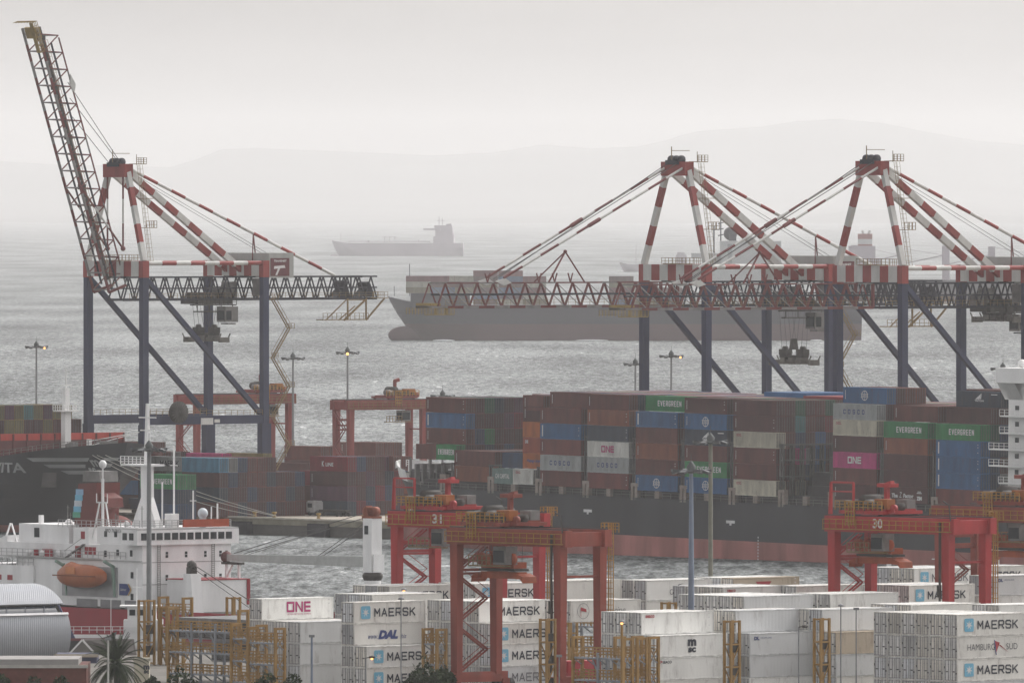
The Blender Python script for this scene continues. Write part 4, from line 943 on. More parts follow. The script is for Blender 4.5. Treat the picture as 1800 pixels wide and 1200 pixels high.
def hull_text(s_, p0, p1, ya, yb, bold=.02, shear=.25):
    tmm = text_mesh(s_, 1, 1, PALE, bold, shear).copy()
    xa, za = pz(ya, p0); xb, _ = pz(yb, p1); _, zb = pz(yb, p0)
    for v in tmm.vertices:
        u, w = v.co.x+.5, v.co.z+.5; x = xa+(xb-xa)*u; z = zb+(za-zb)*w; v.co = (x, mh(x, z/mdk(x))+.13, z)
    return link('lettering', tmm, ms)
hull_text('VITA', -9, 47, 812, 830); hull_text('m', 155, 181, 808, 820, .03, .2); hull_text('sc', 153, 176, 821.5, 833.5, .03, .2)
xb1 = tb2-0; xbw = t_of(217, 33)-tb2
b = MB(); b.k = 0; b.box(xbw, xbw+.5, -16.3, 16.5, 19.2, 20.6); b.k = 1; b.box(xbw+.02, xbw+.4, -16.3, 16.5, 16, 19.2)
for i in range(10): b.bar((xbw-.1, -16+i*3.6, 16.2), (xbw-.1, -16+i*3.6, 20.5), .3)
b.build('breakwater', [mat('bright red breakwater', (.42, .045, .03), .6, streak=True), mat('dark red breakwater', (.11, .022, .022), .7)], ms)
x115 = 16.5; 
b = MB(); w = t_of(116, 17)-tb2; b.bar((w, 0, 16), (w, 0, 25.2), 1.5); b.bar((w, 0, 25.4), (w, 0, 30), 1.1); b.box(w-1.6, w+1.6, -2.2, 2.2, 25.1, 25.4); b.rail([(w+1.6, 2.2, 25.4), (w-1.6, 2.2, 25.4), (w-1.6, -2.2, 25.4)], 1.1, .8, .06); b.bar((w, 0, 30), (w, 0, 34), .2); b.bar((w, -1.5, 30.6), (w, 1.5, 30.6), .2); b.build('foremast', [SHIPW], ms)
b = MB(); w = t_of(150, 12)-tb2; b.bar((w, 4, 16.5), (w, 4, 19.6), .8); b.bar((w, 4, 19.2), (w-4, -6, 21), .16); b.bar((w, 4, 18.2), (w-4, -6, 21), .16); b.build('deck_davit', [SHIPW], ms)
b = MB()
for i in range(9): b.box(9+i*1.6, 10+i*1.6, 6-i, 7.4-i, 17.6-.12*i, 19.0-.1*i)
b.box(6, 8, -2, 2, 18, 19.2); b.build('deck_winch', [SHIPG], ms)
b = MB()
pl = []
for i in range(14): x = .8+i*2.0; pl.append((x, mh(x, 1)-.2, mdk(x)))
b.rail(pl, 1.1, 1.4, .05); b.build('deck_rail', [SHIPG], ms)
xst = t_of(143, 33)-tb2; GM = 'containers on the black ship with the striped bow'
top = ['rust brown', 'olive yellow', 'dark brown', 'olive yellow', 'teal', 'olive yellow', 'dark brown', 'purple', 'olive yellow', 'dark brown']
sec = ['dark brown', 'olive yellow', 'dark brown', 'rust brown', 'olive yellow', 'olive yellow', 'dark brown', 'dark brown', 'purple', 'olive yellow']
col_top = {0: None}
for i in range(9):      # from the landward side outwards
    for k_, (row, z) in enumerate(((top, 23.2), (sec, 20.15))):
        if i == 0 and k_ == 0: continue
        c = (['x', 'olive yellow', 'olive yellow', 'purple', 'olive yellow', 'teal', 'olive yellow', 'purple', 'olive yellow', 'rust brown', 'olive yellow', 'dark brown', 'olive yellow'] if k_ == 0 else ['dark brown', 'dark brown', 'rust brown', 'olive yellow', 'dark brown', 'dark brown', 'olive yellow', 'olive yellow', 'dark brown', 'purple', 'olive yellow', 'rust brown', 'dark brown'])[i]
        w = M2W(xst+6.3, -(16-i*2.52-1.2)); lb = f'{c} container on the black ship, {["upper", "lower"][k_]} tier, column {i+1} from the landward side'
        box_at((w.x, w.y, z), ROTS, c, lb, GM)
b = MB(); b.box(xst, xst+60, -15, 15, 15.8, 20.1); b.build('hatch_cover', [DARKS], ms)
# mooring lines from the bow to the quay
def line(pa, pb, r_, sag, label):
    pts = []
    for i in range(17):
        u = i/16; p = Vector(pa).lerp(Vector(pb), u); p.z -= sag*4*u*(1-u); pts.append(p)
    b = MB().path([q-pts[0] for q in pts], r_); o_ = b.build('mooring_line', [mat('pale mooring rope', (.45, .44, .40), .8)]); o_.location = pts[0]; tag(o_, label, 'rope', 'mooring lines of the black ship')
for i, (px, py, qx, lb) in enumerate(((200, 797, 486, 'upper pale mooring line from the striped bow down to the quay'), (186, 800, 482, 'lower of the two pale mooring lines running side by side to the quay'), (178, 806, 448, 'slack mooring line from the striped bow ending nearer the black ship'))):
    x = mside(px, 16.5); w = M2W(x, mh(x, 1)); e = berth(t_of(qx, 36.3), 36.3, GQ+.6); line((w.x, w.y, 16.4), e, .075, .8+i*.5, lb)
# bollards
for i, px in enumerate((448, 482, 560, 640)):
    p = berth(t_of(px, 36.6), 36.6, GQ+.28); b = MB(); b.lathe((0, 0, 0), [(0, 0), (.45, 0), (.3, .3), (.3, .7), (.55, .85), (.5, 1.1), (0, 1.15)], 10); o_ = b.build('bollard', [mat('yellow bollard', (.3, .2, .06), .7)]); o_.location = p; tag(o_, f'iron mooring bollard on the quay cope, {ORD[i]} along from the striped bow', 'bollard', 'bollards on the quay edge')
for i, px in enumerate((425, 560)):      # fender panels
    p = berth(t_of(px, 35.2), 35.2, -.5); b = MB(); b.box(-.5, .5, -3.2, 3.2, 0, 3.2); b.box(-.7, -.5, -2.9, 2.9, .2, 3.0); o_ = b.build('fender', [mat('black rubber', (.03, .03, .035), .8, var=.4)]); o_.location = p; o_.rotation_euler = (0, 0, RA); tag(o_, ['dark rubber fender on the quay face, closer to the striped bow', 'dark rubber fender on the quay face, closer to the crane post'][i], 'fender', 'fenders on the quay face')
# ================================================================ far yard boxes
GY_ = 'containers stacked in the yard behind the quay cranes'
def fy(px, ytop, n, colour, marks=(), cols=0, tiers=1, ccol=None, where='', L=40, doorcol=None, top_only=False):
    """px/ytop: forward top corner of the row nearest the dock; n: stack height in boxes; cols: extra rows behind"""
    zt = GQ+3.08*n; s_ = (ytop-Y0)/(H-zt); Y = F/s_; p0 = Vector(((px-900)/s_, Y, 0)); Ln = 12.6 if L == 40 else 6.25
    for j in range(cols+1):
        for q in range(tiers):
            cc = colour if j == 0 and q == 0 else (ccol[(j*tiers+q) % len(ccol)] if ccol else colour)
            p = p0-Q*(Ln/2)+B*(1.23+j*2.52); z = zt-3.08*(q+1)+.04
            lb = f'{cc} container {where}, tier {n-q}, row {j+1}'
            box_at((p.x, p.y, z), ROTS, cc, lb, GY_, L, marks if (j == 0 and q < 1) else (CD,) if j == 0 else ())
K = ('kline',)
fy(545, 801, 4, 'dark red', [K], 5, 4, ['dark red', 'dark brown', 'purple', 'navy', 'dark blue', 'dark brown', 'dark brown'], 'in the dark red stack under the yard gantry')
fy(527, 826, 3, 'dark red', [K], 1, 3, ['rust brown'], 'below the upper dark red box, a step lower')
fy(500, 783, 4, 'rust brown', [CD], 1, 4, ['rust brown', 'dark brown'], 'behind the gantry legs and lamp mast')
fy(598, 776, 4, 'rust brown', [CD], 2, 3, ['rust brown', 'dark brown', 'reddish brown'], 'just ahead of the moored ship bow')
fy(625, 800, 4, 'rust brown', [CD], 1, 1, None, 'above the blue box by the bow')
fy(650, 814, 3, 'blue', [('globe',)], 0, 1, None, 'at the moored ship bow')
fy(653, 840, 2, 'orange brown', [('T', 'DE', 3.0, 1.2, 1.1, .8, WHITE, .04, 0)], 0, 2, ['rust brown'], 'under the blue box at the bow')
fy(480, 812, 3, 'dark brown', [], 0, 3, ['orange brown'], 'under the pale roofed row')
fy(320, 803, 4, 'light blue', [], 5, 1, ['dark brown', 'grey', 'dark blue', 'rust brown', 'rust brown'], 'in the pale blue row behind the yard gantry')
fy(320, 829, 3, 'dark brown', [], 8, 3, ['dark brown', 'navy', 'rust brown', 'dark blue', 'dark brown', 'rust brown', 'dark brown'], 'in the dark block beside the crane stairs')
fy(327, 795, 4, 'magenta', [], 0, 1, None, 'seen as a strip above the pale blue row')
fy(398, 795, 4, 'olive yellow', [], 0, 1, None, 'seen as a strip beside the magenta one')
fy(262, 801, 4, 'light grey', [('T', 'MAERSK', .8, 1.6, 6.6, 1.2, DARKP, .02, 0)], 0, 1, None, 'with dark block letters behind the lamp mast')
fy(262, 817, 3, 'grey green', [], 0, 1, None, 'between the grey lettered box and the green one')
fy(300, 819, 3, 'dark green', [], 0, 1, None, 'beside the gantry power unit')
fy(246, 832, 3, 'green', [('evergreen',)], 1, 3, ['green', 'navy', 'dark blue'], 'behind the white ship mast')
fy(196, 817, 3, 'rust brown', [], 1, 3, ['dark brown'], 'just clear of the striped bow')
fy(200, 843, 2, 'blue', [], 1, 1, ['grey'], 'low behind the striped bow')
fy(215, 775, 4, 'dark brown', [], 0, 1, None, 'above the striped bow tip')
fy(222, 792, 4, 'rust brown', [], 2, 1, ['dark brown', 'grey'], 'behind the near waterside crane leg')
fy(250, 868, 1, 'dark red', [], 0, 1, None, 'on the ground behind the white ship mast')
fy(380, 878, 1, 'dark blue', [], 2, 1, ['navy'], 'on the ground between the crane legs')
# ================================================================ rubber-tyred yard gantries
RRED = mat('bright red gantry paint', (.36, .022, .025), .55, var=.22, scale=.6, streak=True)
RORG = mat('faded orange red gantry paint', (.24, .045, .028), .6, var=.28, scale=.6, streak=True)
RFAR = mat('pinkish red gantry paint', (.20, .034, .03), .6, var=.25, scale=.6, streak=True)
MYEL = mat('yellow rail paint', (.36, .19, .035), .65, var=.3); MORA = mat('orange motor housing', (.32, .10, .02), .6, var=.25)
SPRO = mat('orange spreader paint', (.34, .07, .022), .6, var=.3)
TYRE = mat('black tyre', (.018, .018, .02), .8)
def rtg(label, pos, rz, span, w, zt, paint, tx, ground, number=None, spreader=None, zc=None, detail=2, cab=True, tie=True, brace=True):
    """x = span, y = travel direction; near girder at y=0"""
    r = thing('yard_gantry', label, 'gantry crane', (pos[0], pos[1], ground), rz, 'rubber tyred yard gantries'); T = zt-ground; gh = 2.1
    for X in (0, span):
        for Y in (0, w):
            b = MB(); b.bar((X, Y, 2.2), (X, Y, T-gh+.1), 1.15, .95, 1.35, 1.15); b.build('leg', [paint], r)
        b = MB(); b.bar((X, -1.6, 1.9), (X, w+1.6, 1.9), .95, 1.3)
        b.build('sill_beam', [paint], r)
        for Y in (-1.2, w+1.2):
            b = MB(); b.k = 1
            for dy in (-.95, .95): b.lathe((X-.35, Y+dy, .85), [(0, 0), (.8, 0), (.85, .1), (.85, .6), (.8, .7), (0, .7)], 14, 'x')
            b.k = 0; b.box(X-.6, X+.6, Y-.6, Y+.6, .8, 1.6); b.build('wheel', [paint, TYRE], r)
    for Y in (0, w):
        b = MB(); b.k = 0; b.bar((-1.3, Y, T-gh/2), (span+1.6, Y, T-gh/2), 1.15, gh); b.k = 1; b.bar((-1.2, Y, T+.09), (span+1.4, Y, T+.09), .3, .16); b.build('girder', [paint, RAILM], r)
    for X in ((-.6, span+.6) if tie else (-.6,)):
        b = MB(); b.bar((X, .58, T-gh*.55), (X, w-.58, T-gh*.55), .9, gh*.85); b.build('end_tie', [paint], r)
    b = MB()
    for X in (0, span): b.bar((X, .5, T*.72), (X, w-.5, T*.72), .3, .3)
    if brace:
        b.bar((0, .6, T-5.4), (0, w-.6, T-5.4), .28, .36); b.bar((0, .6, T-4.2), (0, w-.6, T-4.2), .28, .45)
    b.build('cross_tie', [paint], r)
    b = MB(); b.rail([(-1.2, -.95, T-gh+.5), (span+1.2, -.95, T-gh+.5)], 1.15, 1.3, .045, 2); b.box(-1.2, span+1.2, -1.1, -.6, T-gh+.3, T-gh+.42)
    if detail > 1: b.rail([(-1.2, w+.9, T-gh+.5), (span+1.2, w+.9, T-gh+.5)], 1.15, 1.3, .045, 2)
    b.build('girder_rail', [MYEL if detail > 1 else YELR], r)
    # zigzag stairs between the far-end legs, caged ladder on the outer leg
    b = MB(); zs = [T-gh-.5-i*((T-gh-2.6)/5) for i in range(6)]
    for i in range(5):
        ya, yb = (w-.8, .6) if i % 2 == 0 else (.6, w-.8)
        for dx in (-.75, -1.45): b.bar((dx, ya, zs[i]), (dx, yb, zs[i+1]), .09, .24)
        for q in range(9): u = (q+.5)/9; b.box(-1.42, -.78, ya+(yb-ya)*u-.13, ya+(yb-ya)*u+.13, zs[i]+(zs[i+1]-zs[i])*u, zs[i]+(zs[i+1]-zs[i])*u+.05)
        b.bar((-.7, ya, zs[i]+1.1), (-.7, yb, zs[i+1]+1.1), .07); b.box(-1.6, -.6, min(yb-.1, yb+.9), max(yb-.1, yb+.9), zs[i+1], zs[i+1]+.1)
    b.build('stairs', [paint], r)
    if detail > 1:
        b = MB(); X = span+.2; Y = w+.95
        for i in range(int((T-3)/.7)): z = 3+i*.7; b.box(X-.4, X+.4, Y-.04, Y+.04, z, z+.06); b.bar((X-.45, Y, z), (X-.45, Y+.75, z), .06); b.bar((X+.45, Y, z), (X+.45, Y+.75, z), .06); b.bar((X-.45, Y+.75, z), (X+.45, Y+.75, z), .06)
        for dx, dy in ((-.45, 0), (.45, 0), (-.45, .75), (.45, .75), (0, .75)): b.bar((X+dx, Y+dy, 3), (X+dx, Y+dy, T+.8), .09)
        b.rail([(X-1, Y, T-.4), (X-1, Y+1.2, T-.4), (X+1, Y+1.2, T-.4)], 1.2, .6, .05, 3); b.build('caged_ladder', [MYEL], r)
        b = MB(); b.bar((span+1.2, -.75, T-.3), (span+.9, -.75, T+1.8), .13); b.tube((span+.9, -.75, T+1.8), (span-.2, -.75, T+2.3), .1); b.bar((span-.8, -.8, T-.5), (span-.8, -.8, 3), .22); b.box(span-1.05, span-.55, -1.1, -.75, T*.5, T*.5+1.6); b.build('cable_chain', [MACH], r)
    # trolley
    b = MB(); b.k = 0; b.box(tx-4.2, tx+4.2, -.3, w+.3, T+.3, T+.75); b.box(tx-3.9, tx+3.9, .6, w-.6, T+.75, T+1.0)
    for dx in (-3.4, 3.4):
        for Y in (0, w): b.k = 1; b.lathe((tx+dx, Y-.15, T+.35), [(0, 0), (.32, 0), (.32, .3), (0, .3)], 10, 'y')
    b.k = 1; b.lathe((tx-.9, 1.0, T+1.9), [(0, 0), (.95, 0), (.95, 2.6), (0, 2.6)], 14, 'y'); b.lathe((tx-.9, w-3, T+1.8), [(0, 0), (.8, 0), (.8, 1.8), (0, 1.8)], 12, 'y')
    b.k = 2; b.box(tx+1.8, tx+4.2, .5, 2.0, T+1.0, T+2.3); b.k = 3; b.lathe((tx+.2, .6, T+1.7), [(0, 0), (.55, 0), (.55, 1.2), (0, 1.2)], 10, 'y'); b.box(tx+2, tx+4, w-2.4, w-.8, T+1, T+2.2)
    b.lathe((tx-3.3, 1.6, T+1.6), [(0, 0), (.6, 0), (.6, 1.3), (0, 1.3)], 10, 'x'); b.k = 3; b.box(tx-3.0, tx-1.7, .2, 1.0, T+1.0, T+1.9); b.lathe((tx-3.7, .6, T+1.6), [(0, 0), (.5, 0), (.5, 1.6), (0, 1.6)], 10, 'x')
    b.k = 0; b.lathe((tx+5.0, .8, T+1.1), [(0, 0), (.5, 0), (.5, .5), (0, .5)], 12, 'y'); b.k = 1; b.lathe((tx+3.6, 2.6, T+1.3), [(0, 0), (.5, 0), (.5, 1.5), (0, 1.5)], 10, 'x'); b.k = 0; b.bar((tx+4.2, .9, T+.6), (tx+5.4, .9, T+.8), .5)
    b.k = 1
    for q in range(7): b.box(tx-3.6+q*1.1, tx-3.0+q*1.1, .1+.35*(q % 2), .7+.35*(q % 2), T+1.0, T+1.5+.3*(q % 3))
    for q in range(6): b.bar((tx-4+q*1.5, -.3, T+.4), (tx-4+q*1.5, .2, T+1.4), .12)
    tr = b.build('trolley', [paint, MACH, MORA, SHIPG], r)
    b = MB(); b.rail([(tx-4.6, -.6, T+.8), (tx+4.4, -.6, T+.8)], 1.2, .9, .05, 3)
    b.rail([(tx-2.3, -.9, T-1.3), (tx-.6, -.9, T-1.3)], 3.2, .6, .06, 5); b.build('trolley_rail', [MYEL], tr)
    b = MB(); b.bar((tx+.5, w*.6, T+.9), (tx+.5, w*.6, T+4.2), .55, .55); b.bar((tx+.5, w*.6, T+4.0), (tx+1.6, w*.6, T+4.3), .7, .7); b.box(tx-.6, tx+1.9, w*.6-.8, w*.6+.8, T+3.8, T+4.3) if detail > 1 else None; b.build('service_post', [paint], tr)
    if detail > 1 and number:
        b = MB(); 
        for X in (-.9, tx+.0-2.0): b.bar((X, .3, T), (X, .3, T+4.4), .26)
        b.bar((-.9, .3, T+4.4), (tx-2.0, .3, T+4.4), .22); b.bar((-.9, .3, T+3.2), (tx-2.0, .3, T+3.2), .16); b.bar((-1.3, .3, T-1.5), (-.9, .3, T+4.4), .3); b.build('cable_frame', [paint], r)
        link('lettering', text_mesh(number, 1.9, 1.25, WHITE, .03), r, (tx+3.6, -.62, T-gh*.42))
    if cab:
        b = MB(); b.k = 0; b.box(tx+.8, tx+3.2, .8, 2.8, T-gh-2.5, T-gh-.2); b.k = 1; b.box(tx+.9, tx+2.9, .74, .8, T-gh-2.2, T-gh-.7); b.box(tx+.74, tx+.8, 1, 2.6, T-gh-2.2, T-gh-.7); b.k = 2; b.rail([(tx-3.6, .6, T-gh-2.6), (tx+.6, .6, T-gh-2.6)], 1.2, .8, .05, 2); b.box(tx-3.6, tx+3.4, .5, 1.5, T-gh-2.75, T-gh-2.6)
        b.build('operator_cab', [SHIPG, WIN, YELR], r)
    if spreader:
        zs_ = spreader-ground; b = MB()
        for dx in (-2.6, -1.3, 1.3, 2.6):
            for dy in (-1, 1): b.bar((tx+dx, w/2+dy, T), (tx+dx*.9, w/2+dy, zs_+1.9), .05)
        b.build('hoist_rope', [ROPE], r)
        b = MB(); b.k = 0
        for dx in (-2.9, -1.2, 1.4, 2.9): b.lathe((tx+dx, w/2-1.5, zs_+2.3), [(.0, 0), (.8 if abs(dx) > 2 else .6, 0), (.8 if abs(dx) > 2 else .6, .5), (0, .5)], 14, 'y')
        b.box(tx-3.1, tx+3.1, w/2-1.1, w/2+1.1, zs_+1.1, zs_+1.9); b.k = 1; b.box(tx-3.4, tx+3.4, w/2-1.2, w/2+1.2, zs_+.75, zs_+1.05)
        b.k = 0; b.rail([(tx-2, w/2-1.1, zs_+1.9), (tx+2.4, w/2-1.1, zs_+1.9)], 1.3, .8, .05)
        b.build('head_block', [SPRO, MACH], r)
        b = MB(); b.box(tx-3.6, tx+3.6, w/2-.7, w/2+.7, zs_-.2, zs_+.65)
        for dx in (-1, 1): b.prism([(tx+dx*3.6, w/2-1.2, zs_+.5), (tx+dx*4.8, w/2-1.2, zs_+.1), (tx+dx*4.9, w/2-1.2, zs_-.7), (tx+dx*4.4, w/2-1.2, zs_-.2), (tx+dx*3.6, w/2-1.2, zs_-.2)], (0, 2.4, 0))
        b.build('spreader', [SPRO], r)
    return r
RF = math.atan2(-.745, .667)      # near yard: x from the far left leg to the near right leg
rX, rY = Vector((.667, -.745, 0)), Vector((.745, .667, 0))
def near_rtg(label, pxN, s, span, w, zt, **kw):
    N = Vector(((pxN-900)/s, F/s, 0))-rX*span
    return rtg(label, N, RF, span, w, zt, ground=GY, **kw)
near_rtg('faded orange red yard gantry over the white reefers, red power box between its legs', 985, 14.0, 19.6, 6.7, 27.6, paint=RORG, tx=5.2, spreader=21.4)
near_rtg('bright red yard gantry numbered 31 beside the white ship crane post', 881, 13.2, 21.0, 6.8, 27.3, paint=RRED, tx=5.2, number='31', spreader=None)
near_rtg('bright red yard gantry numbered 30 with an orange spreader above the reefer roofs', 1667, 13.4, 21.8, 6.7, 27.3, paint=RRED, tx=5.4, number='30', spreader=21.2)
near_rtg('yard gantry with orange beam cut off by the picture edge behind gantry 30', 1846, 12.96, 21.4, 6.8, 27.3, paint=RORG, tx=11.6, spreader=20.6)
def far_rtg(label, px, s, span, w, zt, **kw):
    N = Vector(((px-900)/s, F/s, 0)); return rtg(label, N, RA, span, w, zt, ground=GQ, paint=RFAR, detail=1, **kw)
far_rtg('pinkish red yard gantry standing over the dark red stack ahead of the moored ship', 616, 8.18, 20, 4.9, 26.2, tx=14, cab=True)
far_rtg('pinkish red yard gantry behind the legs of the crane with the raised boom', 346, 8.05, 25.5, 6.2, 26.7, tx=20, cab=True)
# power boxes on the sills
def power(px, py, s, w, h, d, zb, label, ang=RA, m=None):
    Y = F/s; b = MB(); b.box(0, w, 0, d, 0, h); b.box(.1, w-.1, -.06, 0, .1, h-.1); o_ = b.build('power_unit', [m or mat('red power box', (.40, .035, .045), .5, var=.12)]); o_.location = ((px-900)/s, Y, zb); o_.rotation_euler = (0, 0, ang); tag(o_, label, 'power unit')
    P = [(0, [(-.5, .25), (.5, .3), (.55, .1), (.05, .1), (-.25, -.5), (-.42, -.45), (-.15, .08), (-.5, .05)])]
    link('emblem', flat('emblem', P, [WHITE]), o_, (w/2, -.08, h*.55)); return o_
power(997, 1170, 13.95, 4.9, 2.8, 2.0, 8.2, 'red power box with small white emblem between the legs of the near gantry', math.atan2(rY.y, rY.x))
power(309, 861, 8.35, 3.6, 2.7, 2.2, 8.2, 'light red power box under the yard gantry behind the raised boom crane')
power(583, 868, 8.35, 3.0, 2.6, 2.2, 7.3, 'light red power box with white emblem beside the dark red lettered stack')
power(312, 890, 8.35, 3.6, 2.2, 2.2, 4.6, 'red engine housing low between the pinkish gantry legs')
power(580, 893, 8.35, 3.4, 2.8, 2.2, 4.0, 'red engine housing low in front of the brown boxes')
# spreaders parked on the quay
for i, px in enumerate((433, 463)):
    b = MB()
    for q in range(9): b.lathe((q*.42, 0, .9), [(0, 0), (.75+.1*(q % 3), 0), (.7, .3), (0, .3)], 8, 'x')
    b.box(-.2, 3.6, -.8, .8, 0, .5); b.bar((0, .2, 1.4), (1.2, .4, 2.2), .25); o_ = b.build('spare_spreader', [mat('dull maroon steel', (.15, .035, .045), .7, var=.3)]); s_ = 8.42; o_.location = ((px-900)/s_, F/s_, GQ); o_.rotation_euler = (0, 0, ROTS*.3); tag(o_, ['maroon spreader gear parked on the quay, the one closer to the black ship', 'maroon spreader gear parked on the quay, the one closer to the crane post'][i], 'crane gear')
# ================================================================ light masts
MGREY = mat('mast grey paint', (.20, .21, .22), .5, var=.12); MBLUE = mat('mast blue grey paint', (.17, .21, .28), .5, var=.12)
def mast(px, py, s, ground, label, m=MGREY, lit=0, r0=.42, r1=.2, n=8):
    Y = F/s; X = (px-900)/s; zt = H-(py-Y0)/s
    r = thing('light_mast', label, 'light mast', (X, Y, ground), 0, 'tall port light masts')
    b = MB(); b.tube((0, 0, 0), (0, 0, zt-ground-.6), r0, r1, 12); b.build('pole', [m], r); T = zt-ground
    b = MB(); b.lathe((0, 0, T-1.0), [(.2, 0), (1.0, .1), (1.0, .35), (.2, .45)], 12); b.lathe((0, 0, T-.6), [(.5, 0), (.6, .5), (.1, 1.2)], 10)
    for i in range(4): a = i*math.pi/2+.4; b.bar((0, 0, T-.7), (2.3*math.cos(a), 2.3*math.sin(a), T-.55), .12)
    b.bar((0, 0, T), (0, 0, T+1.6), .06); b.build('head_frame', [mat('dark mast head', (.10, .11, .11), .6)], r)
    for i in range(n):
        a = 2*math.pi*i/n+.3; b = MB(); cx, cy = 2.1*math.cos(a), 2.1*math.sin(a)
        b.bar((cx*.85, cy*.85, T-.7), (cx*1.25, cy*1.25, T-.95 if i % 2 else T-.6), .75, .34)
        b.build('flood_lamp', [mat('dark lamp housing', (.07, .075, .08), .5)], r)
    if lit: b = MB(); b.ball((1.9 if lit == 1 else 0, -2.3, T-.95), .22 if lit == 1 else .3, 8); b.build('lit_lamp', [LAMPW], r)
    return r
mast(262, 781, 12.35, AP, 'grey light mast standing in front of the white ship', r0=.42, r1=.3)
mast(1215, 818, 13.7, GY, 'blue grey light mast rising from the reefer yard, its head against the green box', MBLUE, r0=.5, r1=.24)
mast(1249, 768, 12.3, AP, 'olive grey light mast behind the reefer rows, the taller of two close together', mat('mast olive grey paint', (.20, .20, .16), .5), r0=.38, r1=.28)
for px, py, s, lb, lt in ((64, 604, 7.85, 'light mast rising behind the containers of the striped bow ship', 1), (515, 624, 8.05, 'unlit light mast just beside the crane access stairs', 0), (611, 614, 8.0, 'light mast with a glowing orange lamp above the far yard gantry', 2), (1117, 634, 8.2, 'light mast half hidden at the outer leg of the second crane', 0), (1180, 620, 8.3, 'light mast with reddish lit head between the legs of the second crane', 1), (1763, 642, 8.5, 'light mast standing just ahead of the white accommodation block', 0)):
    mast(px, py, s, GQ, lb, lit=lt, r0=.34, r1=.2)
mast(778, 690, 8.35, GQ, 'light mast head showing above the boxes at the bow of the moored ship', r0=.34, r1=.2)
def truck(px, py, s, label, colr, rz=RA, load=False):
    Y = F/s; r = thing('terminal_truck', label, 'truck', ((px-900)/s, Y, GQ), rz)
    b = MB(); b.box(0, 11, -.5, .5, .8, 1.15); b.box(2.5, 11, -1.15, 1.15, 1.15, 1.35); b.build('chassis', [MACH], r)
    b = MB(); b.k = 0; b.box(-1.6, .9, -1.2, 1.2, .7, 2.9); b.box(-1.4, .7, -1.1, 1.1, 2.9, 3.1); b.k = 1; b.box(-1.66, -1.6, -1.0, 1.0, 1.7, 2.6); b.box(-1.2, .3, -1.26, -1.2, 1.7, 2.6); b.build('cab', [mat('truck paint '+label[:9], colr, .5), WIN], r)
    for x in (-.7, 1.6, 8.6, 9.9):
        for y in (-1.2, .85): b = MB(); b.lathe((x, y, .5), [(0, 0), (.48, 0), (.5, .08), (.5, .27), (.48, .35), (0, .35)], 12, 'y'); b.build('wheel', [TYRE], r)
    return r
truck(478, 0, 8.33, 'cream terminal truck parked on the quay by the crane stairs leg', (.45, .40, .28)); truck(512, 0, 8.3, 'dark terminal truck waiting beside the brown boxes on the quay', (.05, .05, .07)); truck(555, 0, 8.42, 'white terminal truck on the open concrete in front of the brown boxes', (.5, .5, .5), ROTS)
# ================================================================ white supply ship
RUSTW = mat('white ship paint with rust runs', (.78, .78, .78), .5, var=.16, scale=.35, streak=True)
WRED = mat('red ship hull paint', (.30, .018, .03), .5, var=.2, scale=.3, streak=True)
ORNG = mat('orange lifeboat shell', (.36, .10, .03), .45, var=.2)
ws0 = Vector(((250-900)/11.25, F/11.25, 0))       # near corner of the bridge front
WR = ROTS+math.pi                                 # local +X runs aft, +Y towards the camera side
# frame: x aft, y to the camera side, origin on the near side at the bridge front
w_ = thing('supply_ship', 'white supply ship with red hull and brown funnel, in front of the black ship', 'ship', ws0, WR)
WB = 17.5
hb = MB()
hl = bpy.data.objects.new('hull_frame', None)
bpy.data.objects.remove(hl)
o_h, wh, wd = hull(w_, 108, WB+1.0, 5.1, [(.8, 0)], [HULLRED, WRED, DECKM], sheer=2.2, entry=.20, rake=8, stern_full=.8)
o_h.location = (-55, -WB/2, 0)
b = MB(); Yn, Yf = .02, -WB
# superstructure tiers: (aft start, aft end, z0, z1)
b.box(0, 33, Yf, -.1, 5.4, 12.6)                       # main block with bridge front
b.box(0, 11, Yf, 0, 12.6, 15.2)
b.box(11, 37, Yf+1, -1.2, 12.6, 15.0)
b.box(16, 20, Yf+3, -1.6, 15.0, 17.6)
b.box(22.2, 35.4, Yf+3, -2.4, 15.0, 17.9)
b.box(-.5, 3.6, Yf-1.2, 1.4, 15.2, 17.6)
b.box(2.5, 13, Yf+2, -1.0, 15.2, 17.9)
b.prism([(37, -1.2, 12.6), (42, -1.2, 12.6), (41, -1.2, 15.0), (37, -1.2, 16.0)], (0, -13, 0))
b.box(28, 46, Yf, .3, 5.4, 11.4)
b.build('superstructure', [RUSTW], w_)
b = MB(); b.box(6.4, 20.8, -.06, .05, 6.9, 11.6); b.build('painted_recess', [mat('bulkhead with painted shade', (.34, .34, .35), .6)], w_)  # flat panel; the shade of the boat recess is painted as grey
b = MB(); b.box(-.52, 3.4, Yf-1.1, 1.3, 17.65, 17.8); b.box(0, 33, .0, .1, 12.55, 12.75); b.box(10.5, 38, -1.2, .3, 12.75, 12.9)
b.rail([(4, .2, 12.9), (38, .2, 12.9)], 1.1, 1.4, .04); b.rail([(13, -1.6, 17.6), (24, -1.6, 17.6)], 1.1, 1.2, .04); b.rail([(28, .3, 11.4), (46, .3, 11.4)], 1.1, 1.4, .05); b.rail([(0, Yf, 17.9), (0, 0, 17.9)], 1.1, 1.2, .05, 3); b.rail([(2, -1, 17.9), (13, -1, 17.9)], 1.1, 1.2, .05, 3)
b.build('deck_edge', [mat('grubby white rail', (.42, .42, .42), .6)], w_)
b = MB()        # windows: bridge row facing forward and on the near side
for i in range(12): y = .6-i*1.52; b.box(-.58, -.5, y-1.15, y, 16.0, 17.1)
for i in range(2): b.box(.4+i*1.7, 1.5+i*1.7, 1.4, 1.46, 16.0, 17.1)
for i in range(3): b.box(5.2+i*2.6, 5.9+i*2.6, -1.0, -.94, 16.3, 17.2)
